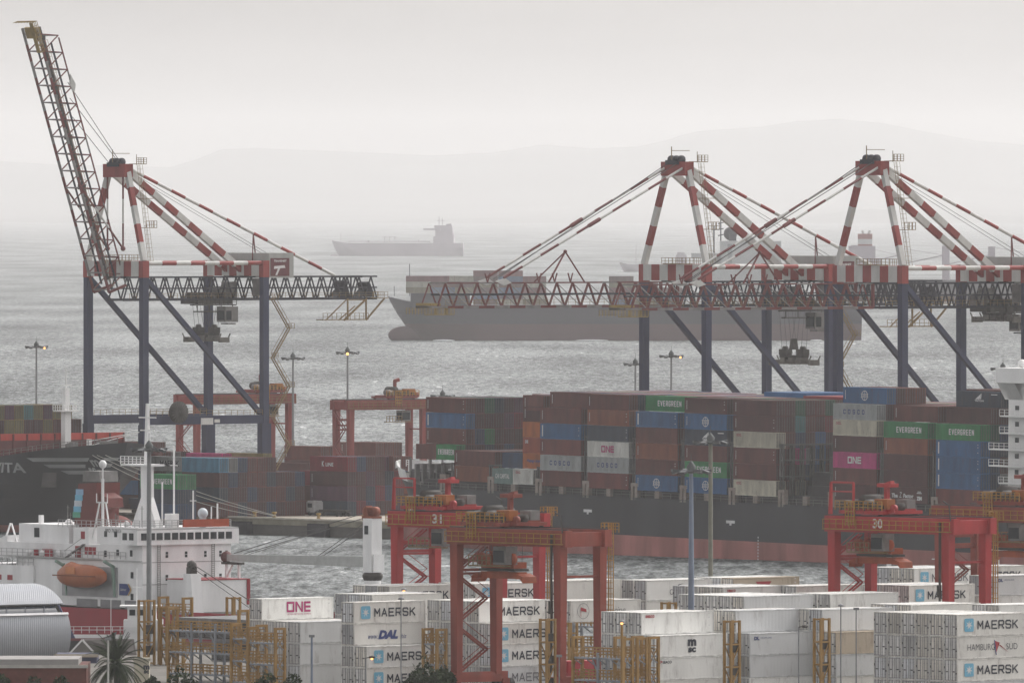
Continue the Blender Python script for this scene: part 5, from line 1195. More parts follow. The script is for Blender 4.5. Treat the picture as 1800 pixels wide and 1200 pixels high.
b.build('bridge_window', [WIN], w_)
b = MB()
for y in (-1.2, -4.6, -8.4, -12.2, -15.2, -16.4):
    for z in (13.2, 9.6): b.box(-.06, 0, y-.45, y, z, z+.42); b.box(-.06, 0, y-.45, y, z+.5, z+.92)
for x, z in ((2.5, 13.4), (6.0, 13.4), (2.4, 10.0), (2.4, 6.6), (9.2, 13.2)): b.box(x, x+.6, -.1 if z < 12.6 else 0, 0 if z < 12.6 else .07, z, z+1.0)
b.box(30, 31.3, -2.4, -2.33, 15.8, 17.3); b.build('porthole', [WIN], w_)
b = MB()
for i in range(3): b.box(13.6+i*1.0, 14.4+i*1.0, -1.2, -1.1, 13.4, 14.6)
b.box(17.5, 18.9, -1.2, -1.1, 12.8, 14.7); b.box(24.5, 26.5, -.9, -.3, 12.9, 14.1); b.box(17, 18, -2, -1.55, 15.8, 17.0)
b.box(33.5, 34.8, .3, .37, 9.0, 9.8); b.box(36.4, 37.6, .3, .37, 9.0, 9.8); b.box(28.5, 29.1, -1.1, -.6, 13, 14); b.build('red_fitting', [WRED], w_)
P = [(0, [(-1.5, -.9), (.6, -.9), (1.3, 0), (.6, .9), (-1.5, .9)])]
b = link('emblem', flat('emblem', P, [NAVYP]), w_, (4.4, .04, 8.2), (0, 0, math.pi)); link('emblem_chevron', flat('emblem', [(0, [(.7, -.9), (1.0, -.9), (1.7, 0), (1.0, .9), (.7, .9), (1.4, 0)])], [ORNP]), b, (0, -.02, 0)); link('lettering', text_mesh('Safmar', 1.6, .4, WHITE, .0, .3), b, (-.4, -.03, 0))
link('lettering', text_mesh('IMO 7628136', 4.4, .6, DARKP, .0), w_, (8.6, -.92, 17.3), (0, 0, math.pi))
# well deck openings above the red hull: flat panels, shadow painted as grey
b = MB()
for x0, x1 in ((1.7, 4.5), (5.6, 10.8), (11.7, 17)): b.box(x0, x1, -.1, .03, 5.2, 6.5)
b.build('painted_opening', [mat('painted opening shadow', (.22, .22, .23), .7)], w_)
# funnel
b = MB(); b.k = 0
b.prism([(18.2, -4.4, 15), (24.0, -4.4, 15), (22.4, -4.4, 24.4), (17.6, -4.4, 24.6)], (0, -4.6, 0)); b.k = 1; b.prism([(17.4, -4.9, 24.7), (22, -4.9, 24.7), (21.8, -4.9, 26.4), (17.6, -4.9, 26.4)], (0, -3.6, 0))
b.k = 0; b.prism([(15.4, -5, 20.8), (17.8, -5, 20.4), (17.7, -5, 23.0), (15.6, -5, 22.2)], (0, -3, 0)); fu = b.build('funnel', [mat('brown funnel paint', (.13, .026, .022), .6, var=.2), SHIPG], w_)
b = MB()
for i, c in enumerate((0, 1, 2, 1, 3)): b.k = c; z0 = 19.0+i*.9; b.box(21.9-(i*.2), 23.8-(i*.2), -4.4, -4.32, z0, z0+.9)
b.build('funnel_emblem', [mat('sea green emblem', (.08, .32, .22), .5), SKYP, mat('pale emblem', (.5, .55, .6), .5), mat('light blue emblem', (.25, .42, .6), .5)], fu)
b = MB(); b.bar((13.4, -2.4, 15), (13.4, -2.4, 25.3), .34); b.bar((11, -2.4, 15), (12.6, -2.4, 21.6), .2); b.bar((16.3, -2.4, 15), (14.2, -2.4, 21.6), .2); b.bar((12.2, -2.4, 21.6), (15, -2.4, 21.6), .2); b.bar((12.2, -2.4, 23), (12.2, -2.4, 21.6), .12); b.bar((15, -2.4, 21.6), (15, -2.4, 23), .12)
b.bar((13.4, -2.4, 25.3), (13.4, -2.4, 27), .2); b.ball((13.4, -2.4, 27.6), .62, 8, sz=1.1); b.build('signal_mast', [RUSTW], w_)
# main mast over the bridge
b = MB(); X, Yc = 6.0, -5.0
b.prism([(X+3.4, Yc, 17.8), (X-3.2, Yc, 17.8), (X-.9, Yc, 22.5), (X-.8, Yc, 27.6), (X+1.0, Yc, 27.6), (X+.9, Yc, 22.5)], (0, -1.2, 0)); b.bar((X, Yc-.6, 27.6), (X, Yc-.6, 37.2), .8, .8, .4, .4)
b.box(X-2.6, X+4.6, Yc-2, Yc+1.2, 27.4, 27.7); b.rail([(X-2.6, Yc+1.2, 27.7), (X+4.6, Yc+1.2, 27.7)], 1.2, 1, .06, 3); b.bar((X-2.2, Yc-.6, 35), (X+2.2, Yc-.6, 35), .18); b.bar((X-1.8, Yc-.6, 33), (X+1.8, Yc-.6, 33), .18); b.bar((X-4.6, Yc, 17.9), (X-4.6, Yc, 25), .2); b.bar((X-2.4, Yc-4, 18), (X-2.4, Yc-4, 30.5), .22); b.bar((X-3.3, Yc-4, 27.5), (X-1.5, Yc-4, 27.5), .14)
b.build('main_mast', [RUSTW], w_)
b = MB(); b.ball((0.6, -12.4, 20.0), .85, 10); b.bar((.6, -12.4, 17.8), (.6, -12.4, 19.4), .8); b.build('radar_dome', [mat('pale blue grey dome', (.5, .54, .58), .4)], w_)
b = MB(); b.box(-.2, .1, -17.0, -8.0, 17.9, 19.1); b.build('dodger_cloth', [mat('orange red canvas', (.36, .07, .03), .8)], w_)
b = MB(); b.box(1.0, 2.6, -8.0, -6.4, 17.8, 20.0); b.bar((1, -15.6, 18), (1, -15.6, 21.5), .2); b.bar((1, -14.4, 18), (1, -14.4, 21), .15); b.bar((.5, -10.4, 18), (.5, -10.4, 23.6), .18); b.bar((.5, -11, 22), (.5, -9.8, 22), .12); b.ball((8, -3, 18.3), .5, 8); b.ball((27, -6, 18.0), .7, 8); b.bar((33, -5, 17.9), (33, -5, 19.2), .6); b.bar((40, -3, 15), (38.5, -3, 17.8), .22); b.bar((36.8, -3, 15), (38.2, -3, 17.8), .22); b.build('deck_fitting', [RUSTW], w_)
for y0 in (-3.2, -13.9):
    b = MB()
    for dy in (-.28, .28): b.bar((-.12, y0+dy, 5.4), (-.12, y0+dy, 15.2), .06)
    for q in range(30): b.bar((-.12, y0-.28, 5.6+q*.33), (-.12, y0+.28, 5.6+q*.33), .06)
    b.build('wall_ladder', [SHIPG], w_)
b = MB()
for x, y, h in ((4, -3, 3.4), (9.5, -2, 2.2), (11.5, -9, 4), (2, -16.6, 2.4), (15.2, -3, 2.6), (24, -4, 2.0), (30, -8, 3.0), (12.2, -4.5, 1.8)): b.bar((x, y, 17.6), (x, y, 17.8+h), .09); b.bar((x-.4, y, 17.4+h), (x+.4, y, 17.4+h), .06)
b.build('aerial', [SHIPG], w_)
for x, y, z, sx_, sz_ in ((30, .5, 12.9, .5, .5), (26.4, .4, 12.9, .7, .5), (22.5, .3, 12.9, .5, .7), (9, .1, 12.9, .4, .6)): b = MB(); b.ball((x, y-.8, z+.5), 1, 7, sx=sx_, sy=.5, sz=sz_); b.build('life_raft', [RUSTW], w_)
b = MB(); b.bar((19.6, .1, 12.9), (16.4, -1, 15), .8, .14); b.bar((19.6, .5, 13.9), (16.4, -.6, 16), .06); b.build('stairway', [SHIPG], w_)
for i, (z, a, c) in enumerate(((12.45, -WB, 0), (9.0, -WB, 0))): b = MB(); b.box(-.05, 0, a, c, z, z+.08); b.build('plate_seam', [SHIPG], w_)
# lifeboat on its davits
lb = MB(); prof = []
n = 14
vs = []; 
for i in range(n+1):
    u = i/n*2-1; wd_ = (1-abs(u)**3.2); top = .7+1.25*wd_+.5*math.exp(-((u-.45)/.22)**2); 
    for a in range(12):
        an = 2*math.pi*a/12; cy, cz = math.cos(an), math.sin(an); vs.append((u*6.4, 1.55*max(.06, wd_)*cy, (top*cz if cz > 0 else 1.7*cz*(.25+.75*wd_))))
lb.add(vs, [(i*12+a, i*12+(a+1) % 12, (i+1)*12+(a+1) % 12, (i+1)*12+a) for i in range(n) for a in range(12)]+[tuple(range(11, -1, -1)), tuple(n*12+a for a in range(12))], smooth=True)
lo = lb.build('lifeboat', [ORNG], None); lw = M = Matrix.Rotation(WR, 3, 'Z') @ Vector((13.4, 1.7, 0)); lo.location = (ws0.x+lw.x, ws0.y+lw.y, 12.0-2.0); lo.rotation_euler = (0, 0, WR); tag(lo, 'orange enclosed lifeboat hanging on the side of the white ship', 'lifeboat')
b = MB(); b.box(-5.6, 5.6, 1.45, 1.62, .1, .28); b.build('fender_strip', [mat('brown fender strip', (.2, .06, .02), .7)], lo); b = MB(); b.box(-.2, 2.2, 1.5, 1.62, .5, 1.6); b.build('side_hatch', [mat('lighter orange hatch', (.55, .19, .06), .5)], lo)
b = MB(); b.bar((7.0, .2, 11.6), (7.0, 2.2, 12.6), .4); b.bar((7.0, 0, 7), (7.0, .6, 12), .4); b.bar((19.6, .2, 11.4), (19.6, 2.2, 12.4), .4); b.bar((19.6, 0, 7), (19.6, .6, 12), .3); b.build('davit', [mat('green davit', (.25, .36, .30), .6)], w_)
# fore part: block before the bridge, crane post and jib
b = MB(); b.k = 0; b.box(-10.5, -2, -13, -3.4, 4.9, 9.9); b.k = 1; b.box(-10.6, -1.9, -13.1, -3.3, 9.9, 10.05); b.box(-10.65, -10.5, -13.1, -12.5, 6, 9.9)
b.k = 0; b.prism([(-9.2, -.6, 4.9), (-12.4, -.6, 4.9), (-11.6, -.6, 11), (-9.8, -.6, 11)], (0, -2, 0)); b.build('forward_house', [RUSTW, WRED], w_)
b = MB(); b.k = 0; b.bar((-6, -12, 10), (-6, -12, 12.2), .35); b.bar((-9.2, -12, 10), (-9.2, -12, 12.2), .35); b.k = 1; b.box(-9.8, -5.4, -12.6, -11.4, 12.2, 12.55); b.k = 0; b.bar((-6, -12, 10.1), (-7.6, -12, 12.2), .2); b.build('jib_rest', [RUSTW, MACH], w_)
b = MB(); b.bar((-10.6, -1.6, 11), (-10.6, -1.6, 12), 1.2); b.ball((-10.6, -1.6, 12.3), .8, 6); b.bar((-10.6, -1.6, 12.6), (-24, -4, 6.4), .1); b.bar((-10.6, -1.6, 12), (-22, -4, 6), .08); b.build('windlass', [MACH], w_)
pc = Vector(((655-900)/11.62, F/11.62, 0)); rp = Matrix.Rotation(-WR, 3, 'Z') @ (pc-ws0); px_, py_ = rp.x, rp.y
b = MB(); b.k = 0; b.tube((px_, py_, 5), (px_, py_, 12.0), 1.05, 1.3, 14); b.k = 1; b.lathe((px_, py_, 11.6), [(1.3, 0), (1.55, .5), (1.55, .9), (1.25, 1.2)], 14); b.k = 0; b.box(px_-1.0, px_+1.1, py_-1.0, py_+1.0, 12.8, 21.0); b.box(px_-1.6, px_-1.3, py_-1, py_+1, 12.9, 15.6); b.k = 2; b.box(px_-.2, px_+.7, py_+1.0, py_+1.06, 18.6, 19.9); cp = b.build('crane_post', [RUSTW, MACH, WIN], w_)
b = MB(); b.box(px_-1.1, px_+1.5, py_-.9, py_+.9, 21.0, 21.35)
for q in range(5): b.lathe((px_-.6+q*.45, py_-.5, 22.0), [(0, 0), (.75, 0), (.75, 1), (0, 1)], 8, 'y')
b.prism([(px_+.4, py_-.6, 21.3), (px_+1.4, py_-.6, 21.3), (px_+1.4, py_-.6, 22.4), (px_+.9, py_-.6, 22.9)], (0, 1.2, 0)); b.build('crane_head', [mat('rusty orange winch', (.26, .07, .035), .7, var=.3)], cp)
tip = Vector((-6.6, -12, 13.2)); base = Vector((px_+.6, py_, 14.4))
b = MB(); b.bar(base, tip, 1.0, 1.7, .8, 1.05); b.box(base.x+6, base.x+7, py_-1, py_-.5, 13, 13.4); b.build('crane_jib', [mat('dull grey white jib', (.40, .41, .40), .6, var=.15)], w_)
b = MB(); b.ball(tip+Vector((.6, 0, .1)), .95, 6); b.build('jib_sheave', [mat('dark rusty sheave', (.09, .03, .03), .7)], w_)
b = MB()
for dy, e in ((-.5, 0), (.5, 2.6)): b.bar((px_+1.0, py_+dy, 21.6-dy), tip+Vector((-1-e*1.2, dy*.5, .7)), .10)
b.bar((px_+1.0, py_+.3, 21.2), tip+Vector((-5, 0, .6)), .07)
u = base.lerp(tip, .36); b.bar((px_+1.2, py_, 20.6), u+Vector((0, 0, .7)), .08); b.bar((px_+1.2, py_, 20.0), u+Vector((-1.2, 0, .7)), .08); b.build('crane_wire', [ROPE], w_)
# ================================================================ refrigerated containers of the near yard
RL, RW, RH, RP, TP = 12.19, 2.44, 2.74, 2.52, 2.78
RY = math.atan2(.667, .745)     # +X runs away to the right, lettered side faces the camera
MER, DRR, MCR = body_mesh(RL, RW, RH, BOXF), door_mesh(RL, RW, RH, -1, True), machine_mesh(RL, RW, RH, -1)
def star_square():
    w, h, c = .8, .82, .2; P = []
    corner = []
    for cx, cz, a0 in ((w-c, h-c, 0), (-w+c, h-c, 90), (-w+c, -h+c, 180), (w-c, -h+c, 270)):
        for a in (0, 30, 60, 90): corner.append((cx+c*math.cos(R(a0+a)), cz+c*math.sin(R(a0+a))))
    P.append((0, corner))
    for i in range(7):
        a = 2*math.pi*i/7+math.pi/2; d = math.pi/7
        P.append((1, [(0, 0), (.22*math.cos(a-d), .22*math.sin(a-d)), (.62*math.cos(a), .62*math.sin(a)), (.22*math.cos(a+d), .22*math.sin(a+d))]))
    return flat('emblem', P, [SKYP, WHITE])
STAR = star_square()
REDF = flat('emblem', [(0, [(-1.2, .8), (-.2, .5), (-.9, -.9), (-1.0, -.2)]), (0, [(-.6, .35), (1.3, -.75), (.0, .15)]), (1, [(-1.2, .85), (-1.05, .85), (-.75, -1.0), (-.9, -1.0)])], [REDP, NAVYP])
def rmark(o, k):
    Lx = lambda me, x, z, nm='lettering': link(nm, me, o, (x, -RW/2-.015, z))
    if k == 'maersk': Lx(STAR, -4.1, 1.40, 'emblem'); Lx(stroke_mesh('MAERSK', 7.0, 1.12, DARKP, .17, .2), .85, 1.38)
    elif k == 'maerskc': Lx(stroke_mesh('MAERSK', 7.0, 1.12, DARKP, .17, .2), .85, 1.38)
    elif k == 'maerskg': Lx(STAR, -4.1, 1.40, 'emblem').scale = (1, 1, 1); Lx(stroke_mesh('MAERSK', 7.0, 1.12, mat('worn dark marking', (.16, .16, .17), .7), .14, .2), .85, 1.38)
    elif k == 'dal': Lx(text_mesh('www.', 1.6, .5, NAVYP, 0, .3), -2.9, 1.0); Lx(text_mesh('DAL', 3.4, 1.15, NAVYP, .07, .3), -.3, 1.3); Lx(text_mesh('.biz', 1.1, .55, NAVYP, 0, .3), 2.3, 1.05)
    elif k == 'hs': Lx(text_mesh('HAMBURG', 4.7, .8, DARKP, -.012), -2.0, 1.42); Lx(REDF, 1.4, 1.40, 'emblem'); Lx(text_mesh('SÜD', 1.9, .95, DARKP, -.012), 3.3, 1.5)
    elif k == 'msc': Lx(text_mesh('m', 1.45, .85, DARKP, .06), .1, 1.75); Lx(text_mesh('sc', 1.3, .62, DARKP, .05), .1, .85)
    elif k == 'mscr': Lx(text_mesh('m', 1.35, .85, DARKP, .06), 3.3, 1.7); Lx(text_mesh('sc', 1.2, .62, DARKP, .05), 3.3, .85)
    elif k == 'seaco': Lx(text_mesh('seaco', 1.5, .36, REDP, .03), -4.7, 2.25)
    elif k == 'ge': Lx(text_mesh('ge', .6, .34, REDP, .03), -5.2, 2.2); Lx(text_mesh('SEACO', 1.5, .34, DARKP, .03), -4.1, 2.2)
    elif k == 'one': Lx(one_mesh(MAGP, 1.35), .2, 1.6); Lx(text_mesh('OCEAN NETWORK EXPRESS', 4.1, .2, MAGP, 0), .2, .68)
    elif k == 'cma': Lx(text_mesh('CMA CGM', 4.2, .72, DARKP, -.005), .3, 1.1); Lx(flat('emblem', [(0, [(-.9, -.25), (-.3, .12), (.7, .3), (-.2, .02)])], [DARKP]), .1, 1.95, 'emblem')
    elif k == 'flag':
        Lx(flat('emblem', ring(.95, 1.0, 24)+[(1, [(-.45, .5), (-.38, .5), (-.38, -.7), (-.45, -.7)]), (1, [(-.38, .5), (.5, .25), (.55, -.15), (-.38, .05)])], [ROD, REDP]), -3.9, 1.4, 'emblem'); Lx(text_mesh('Safmarine', 5.0, .8, mat('worn grey marking', (.2, .2, .2), .7), 0, .3), .9, 1.45)
    elif k == 'hull': Lx(flat('emblem', [(0, [(-1.5, .3), (1.5, .3), (1.0, -.25), (-.9, -.25)])], [REDP]), -.6, 1.9, 'emblem')
    elif k == 'dl': Lx(text_mesh('DL', .9, .45, NAVYP, .05), -4.9, 2.1); Lx(text_mesh('CROWN LINES', 1.9, .2, NAVYP, 0), -3.3, 2.15)
    elif k == 'hsd': Lx(text_mesh('Hamburg Süd', 8.0, .9, DARKP, -.01), 0, .35)
    elif k == 'ticks': Lx(TICKS, 5.3, 1.6, 'side_code'); 
RGRP = 'refrigerated containers stacked in the near yard'
NR = [0]
def rbox(px, s, row, tier, body, marks, label, end=None, dk=1):
    p0 = Vector(((px-900)/s, F/s, 0)); rX_, rP = Vector((.745, .667, 0)), Vector((-.667, .745, 0))
    p = p0+rX_*(RL/2)+rP*(RW/2+row*RP); z = GY+TP*tier
    o = link('refrigerated_container', MER, None, (p.x, p.y, z), (0, 0, RY)); k = 1+rnd.uniform(-.07, .05); c = PAL[body]; o.color = (c[0]*k, c[1]*k, c[2]*k, 1)
    tag(o, label, 'refrigerated container', RGRP)
    d = link('door_end' if not end else 'machinery_end', DRR if not end else MCR, o); k = rnd.choice([1, 1.05, .9, .95, .8, .62]); t_ = rnd.choice([(1, 1, 1), (1, 1, 1), (.95, .98, 1.03), (1.04, 1, .93)]); k *= dk; d.color = (.70*k*t_[0], .70*k*t_[1], .69*k*t_[2], 1)
    for m in marks: rmark(o, m)
    if rnd.random() < .75: rmark(o, 'ticks')
    NR[0] += 1; return o
def rblock(px, ytop, n, rows, name, marks={}, bodies=None, vis=None, full=False):
    """px, ytop: top corner of row 0 (the row nearest the camera); n its height in boxes; rows: heights of the rows behind it"""
    n -= 1; rows = [h-1 for h in rows]; marks = {(a, t-1): v for (a, t), v in marks.items()}; bodies = {(a, t-1): v for (a, t), v in (bodies or {}).items()}
    zt = GY+TP*n; s = (ytop-Y0)/(H-zt)
    hs = [n]+list(rows)
    for r_, h in enumerate(hs):
        front = hs[r_-1] if r_ else 0
        for t_ in range(h-1, -1, -1):
            v = vis if vis else 5
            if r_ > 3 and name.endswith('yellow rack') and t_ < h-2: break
            if h-t_ > v: break
            if not full and r_ > 0 and t_ < front-1 and r_ > 6: break
            b_ = (bodies or {}).get((r_, t_)) or rnd.choice(['pale white', 'off white', 'off white', 'dull white', 'pale white'])
            ms = marks.get((r_, t_), [])
            w = {'maersk': 'starred box, dark letters', 'maerskc': 'box, dark block letters', 'maerskg': 'starred box, worn letters', 'dal': 'box, slanted blue letters', 'hs': 'box, red flag', 'msc': 'box, two line emblem', 'mscr': 'box, two line emblem', 'seaco': 'box, small red name', 'ge': 'box, small two tone name', 'one': 'box with magenta block letters', 'cma': 'box, thin dark letters', 'flag': 'box, circled flag', 'hull': 'box with red hull mark', 'dl': 'box with small blue emblem', 'hsd': 'box with tall thin lettering'}.get(ms[0] if ms else '', 'plain box')
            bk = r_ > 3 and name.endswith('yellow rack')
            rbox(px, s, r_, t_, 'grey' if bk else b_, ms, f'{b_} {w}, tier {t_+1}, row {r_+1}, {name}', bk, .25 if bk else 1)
M_, MC = ['maersk'], ['maerskc']
rblock(645, 1135, 3, [5], 'block facing the orange lamp hood', {(0, 2): M_, (0, 1): M_, (1, 4): M_, (1, 3): ['dal']}, {(1, 4): 'off white', (0, 2): 'pale white'}, vis=4)
rblock(865, 1095, 4, [5, 5, 5, 5], 'block inside the near gantry', {(0, 3): M_, (0, 2): M_, (0, 1): ['maerskg'], (1, 4): MC}, vis=4)
rblock(1152, 1116, 4, [5, 5, 5], 'block by blue grey mast', {(1, 4): ['seaco'], (0, 3): ['msc'], (0, 2): ['ge']}, {(0, 3): 'pale white', (0, 2): 'pale white', (1, 4): 'pale white'}, vis=4)
rblock(1318, 1112, 4, [5, 5], 'block between two slim towers', {(0, 3): ['dl']}, {(0, 3): 'dull white', (1, 4): 'dull white', (0, 2): 'dull white'}, vis=4)
rblock(1470, 1110, 4, [5, 5], 'block with the tan box', {(0, 2): ['mscr'], (0, 1): ['mscr']}, {(0, 3): 'tan', (0, 2): 'dull white', (1, 4): 'dull white'}, vis=4)
rblock(1683, 1079, 5, [5, 5, 5, 5, 5], 'six row block', {(0, 4): M_, (0, 3): ['hs'], (0, 2): M_}, {(0, 4): 'off white', (0, 2): 'off white'}, vis=4)
rblock(528, 1092, 4, [4, 4, 5, 4, 4, 4, 4, 4, 4], 'block beside the yellow rack', {(3, 4): ['one']}, {(0, 3): 'dull white', (0, 2): 'dull white', (0, 1): 'dull white', (3, 4): 'pale white'}, vis=4)
rblock(655, 1044, 5, [5, 5], 'row behind the blue lettering block', {}, vis=2)
rblock(685, 1029, 5, [5, 5], 'row at gantry 31 foot', {(0, 4): ['maerskc']}, vis=2)
rblock(836, 1025, 5, [5, 5], 'row seen through the near gantry', {(0, 4): M_}, vis=2)
rblock(975, 1020, 5, [5], 'row behind mast side legs', {}, vis=2)
rblock(1003, 1055, 5, [5], 'row with the circled flag', {(0, 4): ['flag']}, vis=1)
rblock(1136, 1019, 5, [5], 'row with swoosh lettering', {(0, 4): ['cma']}, vis=2)
rblock(1290, 1015, 5, [5, 5], 'row behind the taller mast', {(0, 4): ['hull']}, {(0, 4): 'tan'}, vis=2)
rblock(1272, 1031, 5, [5, 5, 5], 'strip before red hull mark', {(0, 4): ['seaco']}, {(0, 4): 'pale white'}, vis=1)
rblock(1400, 1029, 5, [5], 'strip ending at gantry 30', {}, vis=1)
rblock(1308, 1047, 5, [5, 5, 5, 5], 'long strip above the towers', {}, {(0, 4): 'dull white'}, vis=1)
rblock(1460, 1043, 5, [5, 5], 'strip crossed by gantry 30', {(0, 4): ['hsd']}, vis=1)
rblock(1607, 998, 5, [5, 5, 5], 'top row inside gantry 30', {(0, 4): ['maerskg']}, {(0, 4): 'pale white'}, vis=2)
rblock(1700, 995, 5, [5], 'top row behind gantry 30 ladder', {(0, 4): MC}, vis=1)
rblock(1598, 1028, 5, [5, 5, 5], 'second row inside gantry 30', {(0, 4): M_}, vis=2)
rblock(1748, 1011, 5, [5], 'row outside gantry 30', {(0, 4): ['dl']}, {(0, 4): 'dull white'}, vis=2)
rblock(1602, 1062, 5, [5, 5], 'strip behind the six row block', {}, vis=1)
rblock(1756, 1062, 5, [5], 'short strip past gantry 30', {}, vis=1)
# ================================================================ reefer racks and towers
YPOST = mat('ochre rack paint', (.30, .175, .05), .65, var=.25); GPOST = mat('grey rack steel', (.24, .26, .29), .6, var=.2)
rXv, rPv = Vector((.745, .667, 0)), Vector((-.667, .745, 0))
def rack(px, s, length, depth, ztop, label, levels, endw=0):
    """near right corner at picture column px; runs away to the left; local x along the run, y into depth"""
    p = Vector(((px-900)/s, F/s, GY)); r = thing('reefer_rack', label, 'rack', p, math.atan2(rPv.y, rPv.x), 'steel service racks between the reefers'); T = ztop-GY
    # local +X = away left, local +Y = rotate(+X,90) = -rX -> towards the left near side, so depth goes along -Y
    k = 0; n = max(1, round(length/2.52))
    levels = [z for z in levels if z > GY+.9]
    for z in levels:
        Z = z-GY; b = MB(); b.box(0, length, -1.5, 0, Z-.22, Z); 
        for i in range(n+1): b.bar((length*i/n, -.1, Z-.2), (length*i/n, -1.5, Z-1.0), .12)
        b.build('platform', [GPOST], r)
        b = MB(); b.rail([(0, 0, Z), (length, 0, Z)], 1.15, .7, .05, 3); b.rail([(0, -1.5, Z), (length, -1.5, Z)], 1.15, 1.26, .05, 3); b.build('guard_rail', [YPOST], r)
    for i in range(0, n+1):
        yl = i in (0, n)
        if not yl and i % 2: continue
        b = MB(); X = length*i/n
        for y in (0, -1.5): b.bar((X, y, 0), (X, y, T if yl else T-1.9), .36 if yl else .24, .3)
        if yl:
            z = 0; 
            while z < T-2: b.bar((X, 0, z), (X, -1.5, z+2.4), .1); b.bar((X, -1.5, z), (X, 0, z+2.4), .1); z += 2.78
            b.bar((X, 0, T-.15), (X, -1.5, T-.15), .3)
        elif i % 2 == 0: b.bar((X, -.1, levels[0]-GY-2.0), (X+1.1, -.1, levels[0]-GY-.3), .15)
        b.build('post', [YPOST if yl else GPOST], r)
    return r
def tower(px, ytop, s, label, w=1.4, d=1.2, zb=None):
    p = Vector(((px-900)/s, F/s, GY)); T = H-(ytop-Y0)/s-GY; r = thing('service_tower', label, 'tower', p, RY, 'slim yellow service towers')
    for x in (0, w):
        for y in (0, d): b = MB(); b.bar((x, y, 0), (x, y, T), .28); b.build('post', [YPOST], r)
    b = MB(); z = T-.15
    while z > 0:
        for q in ((0, 0, w, 0), (0, d, w, d), (0, 0, 0, d), (w, 0, w, d)): b.bar((q[0], q[1], z), (q[2], q[3], z), .2)
        if z < T-2: b.bar((0, 0, z-2.6), (w, 0, z), .12); b.bar((0, d, z), (w, d, z-2.6), .12)
        z -= 2.78
    b.build('bracing', [YPOST], r)
    b = MB(); z = 1.4
    while z < T-3: b.box(.15, w-.15, .1, .25, z, z+1.2); z += 2.78
    b.build('socket_panel', [MACH], r); return r
rack(420, 13.72, 14.0, 1.5, 16.6, 'ochre and grey steel rack standing behind the palm and shrubs', (13.7, 10.95, 8.2, 5.4))
rack(452, 13.9, 5.0, 1.5, 15.4, 'ochre rack, second of the three between the palm and the plain white boxes', (13.6, 10.8, 8.1, 5.3))
rack(484, 14.0, 5.2, 1.5, 15.4, 'ochre rack touching the plain white boxes below the magenta lettered one', (13.5, 10.8, 8.1, 5.3))
rack(322, 13.1, 5.0, 1.5, 15.8, 'ochre rack half hidden behind the long rack near the palm', (13.7, 10.9, 8.2))
rack(1095, 14.5, 9.0, 1.5, 16.0, 'ochre rack with an orange lamp beside the leg of the near gantry', (13.5, 10.8, 8.0, 5.3))
rack(1120, 14.45, 4.0, 1.5, 15.9, 'ochre rack between the orange lamp and the white two line emblem box', (13.5, 10.8, 8.0, 5.3))
rack(1141, 14.4, 3.0, 1.5, 15.8, 'ochre rack touching the white box with the black two line emblem', (13.5, 10.8, 8.0, 5.3))
rack(1046, 13.4, 6.4, 1.5, 15.6, 'grey and ochre rack seen between the two inner legs of the near gantry', (13.2, 10.6, 8.0))
rack(768, 13.9, 2.6, 1.5, 14.9, 'grey rack beside the outer leg of the near gantry', (13.0, 10.4, 7.7, 5.0))
tower(961, 1087, 14.05, 'slim ochre tower in front of the starred boxes, within the near gantry')
tower(1285, 1090, 14.35, 'slim ochre tower between the emblem box and the small blue emblem box'); tower(1443, 1086, 14.25, 'slim ochre tower beside the tan container')
tower(1137, 1037, 13.0, 'short ochre tower top before the swoosh lettered box'); tower(1174, 1058, 13.4, 'low ochre tower top under the swoosh lettered box'); tower(1000, 1073, 13.5, 'ochre tower top beside the circled flag box')
tower(254, 1054, 13.1, 'tall ochre tower beside the grey light mast by the white ship', 1.7); tower(293, 1066, 13.1, 'ochre tower at the outer end of the long rack', 1.2); tower(409, 1049, 13.0, 'ochre tower rising behind the long rack', 1.3)
# ================================================================ small lamp posts
def post(px, ytop, s, label, kind=0, lit=False, m=None, r=.09):
    p = Vector(((px-900)/s, F/s, GY)); T = H-(ytop-Y0)/s-GY; o = thing('lamp_post', label, 'lamp post', p, 0, 'small lamp posts in the near yard')
    b = MB(); b.tube((0, 0, 0), (0, 0, T-.2), r, r*.8, 8); b.build('pole', [m or MGREY], o)
    b = MB()
    if kind == 0: b.lathe((0, 0, T-.25), [(.05, 0), (.42, .05), (.3, .25), (.05, .35)], 10)
    elif kind == 1: b.bar((0, 0, T-.25), (.9, 0, T-.1), .1); b.ball((.75, 0, T-.15), .42, 6, sz=.5)
    else: b.box(-.35, .35, -.2, .2, T-.3, T)
    b.build('lamp_head', [MACH if kind == 1 else MGREY], o)
    if lit: b = MB(); b.ball((.75 if kind == 1 else 0, -.2, T-.32), .17, 6); b.build('lamp', [LAMPW], o)
post(548, 1115, 14.4, 'blue grey post in front of the plain white boxes', 2, m=MBLUE, r=.16); post(705, 1050, 14.3, 'thin pale post crossing the slanted blue lettering', 0); post(710, 1034, 13.3, 'thin post with a lit top beside the foot of gantry 31', 0, True)
post(643, 1152, 14.4, 'hooded lamp glowing before the starred box', 1, True); post(1404, 1098, 14.3, 'thin post with a hooded lamp before the blue emblem box', 1); post(1478, 1062, 14.2, 'thin post crossing the tan container', 0); post(1505, 1067, 14.2, 'thin post with flat head just beyond the tan container middle', 2)
post(1093, 1090, 14.7, 'ochre post with a glowing orange globe beside the near gantry', 0, True, YPOST, .2); post(190, 1120, 14.9, 'pale post standing before the palm crown', 2, m=mat('pale post paint', (.42, .42, .40), .6), r=.14); post(983, 1150, 14.2, 'grey post beside the red power box', 2)
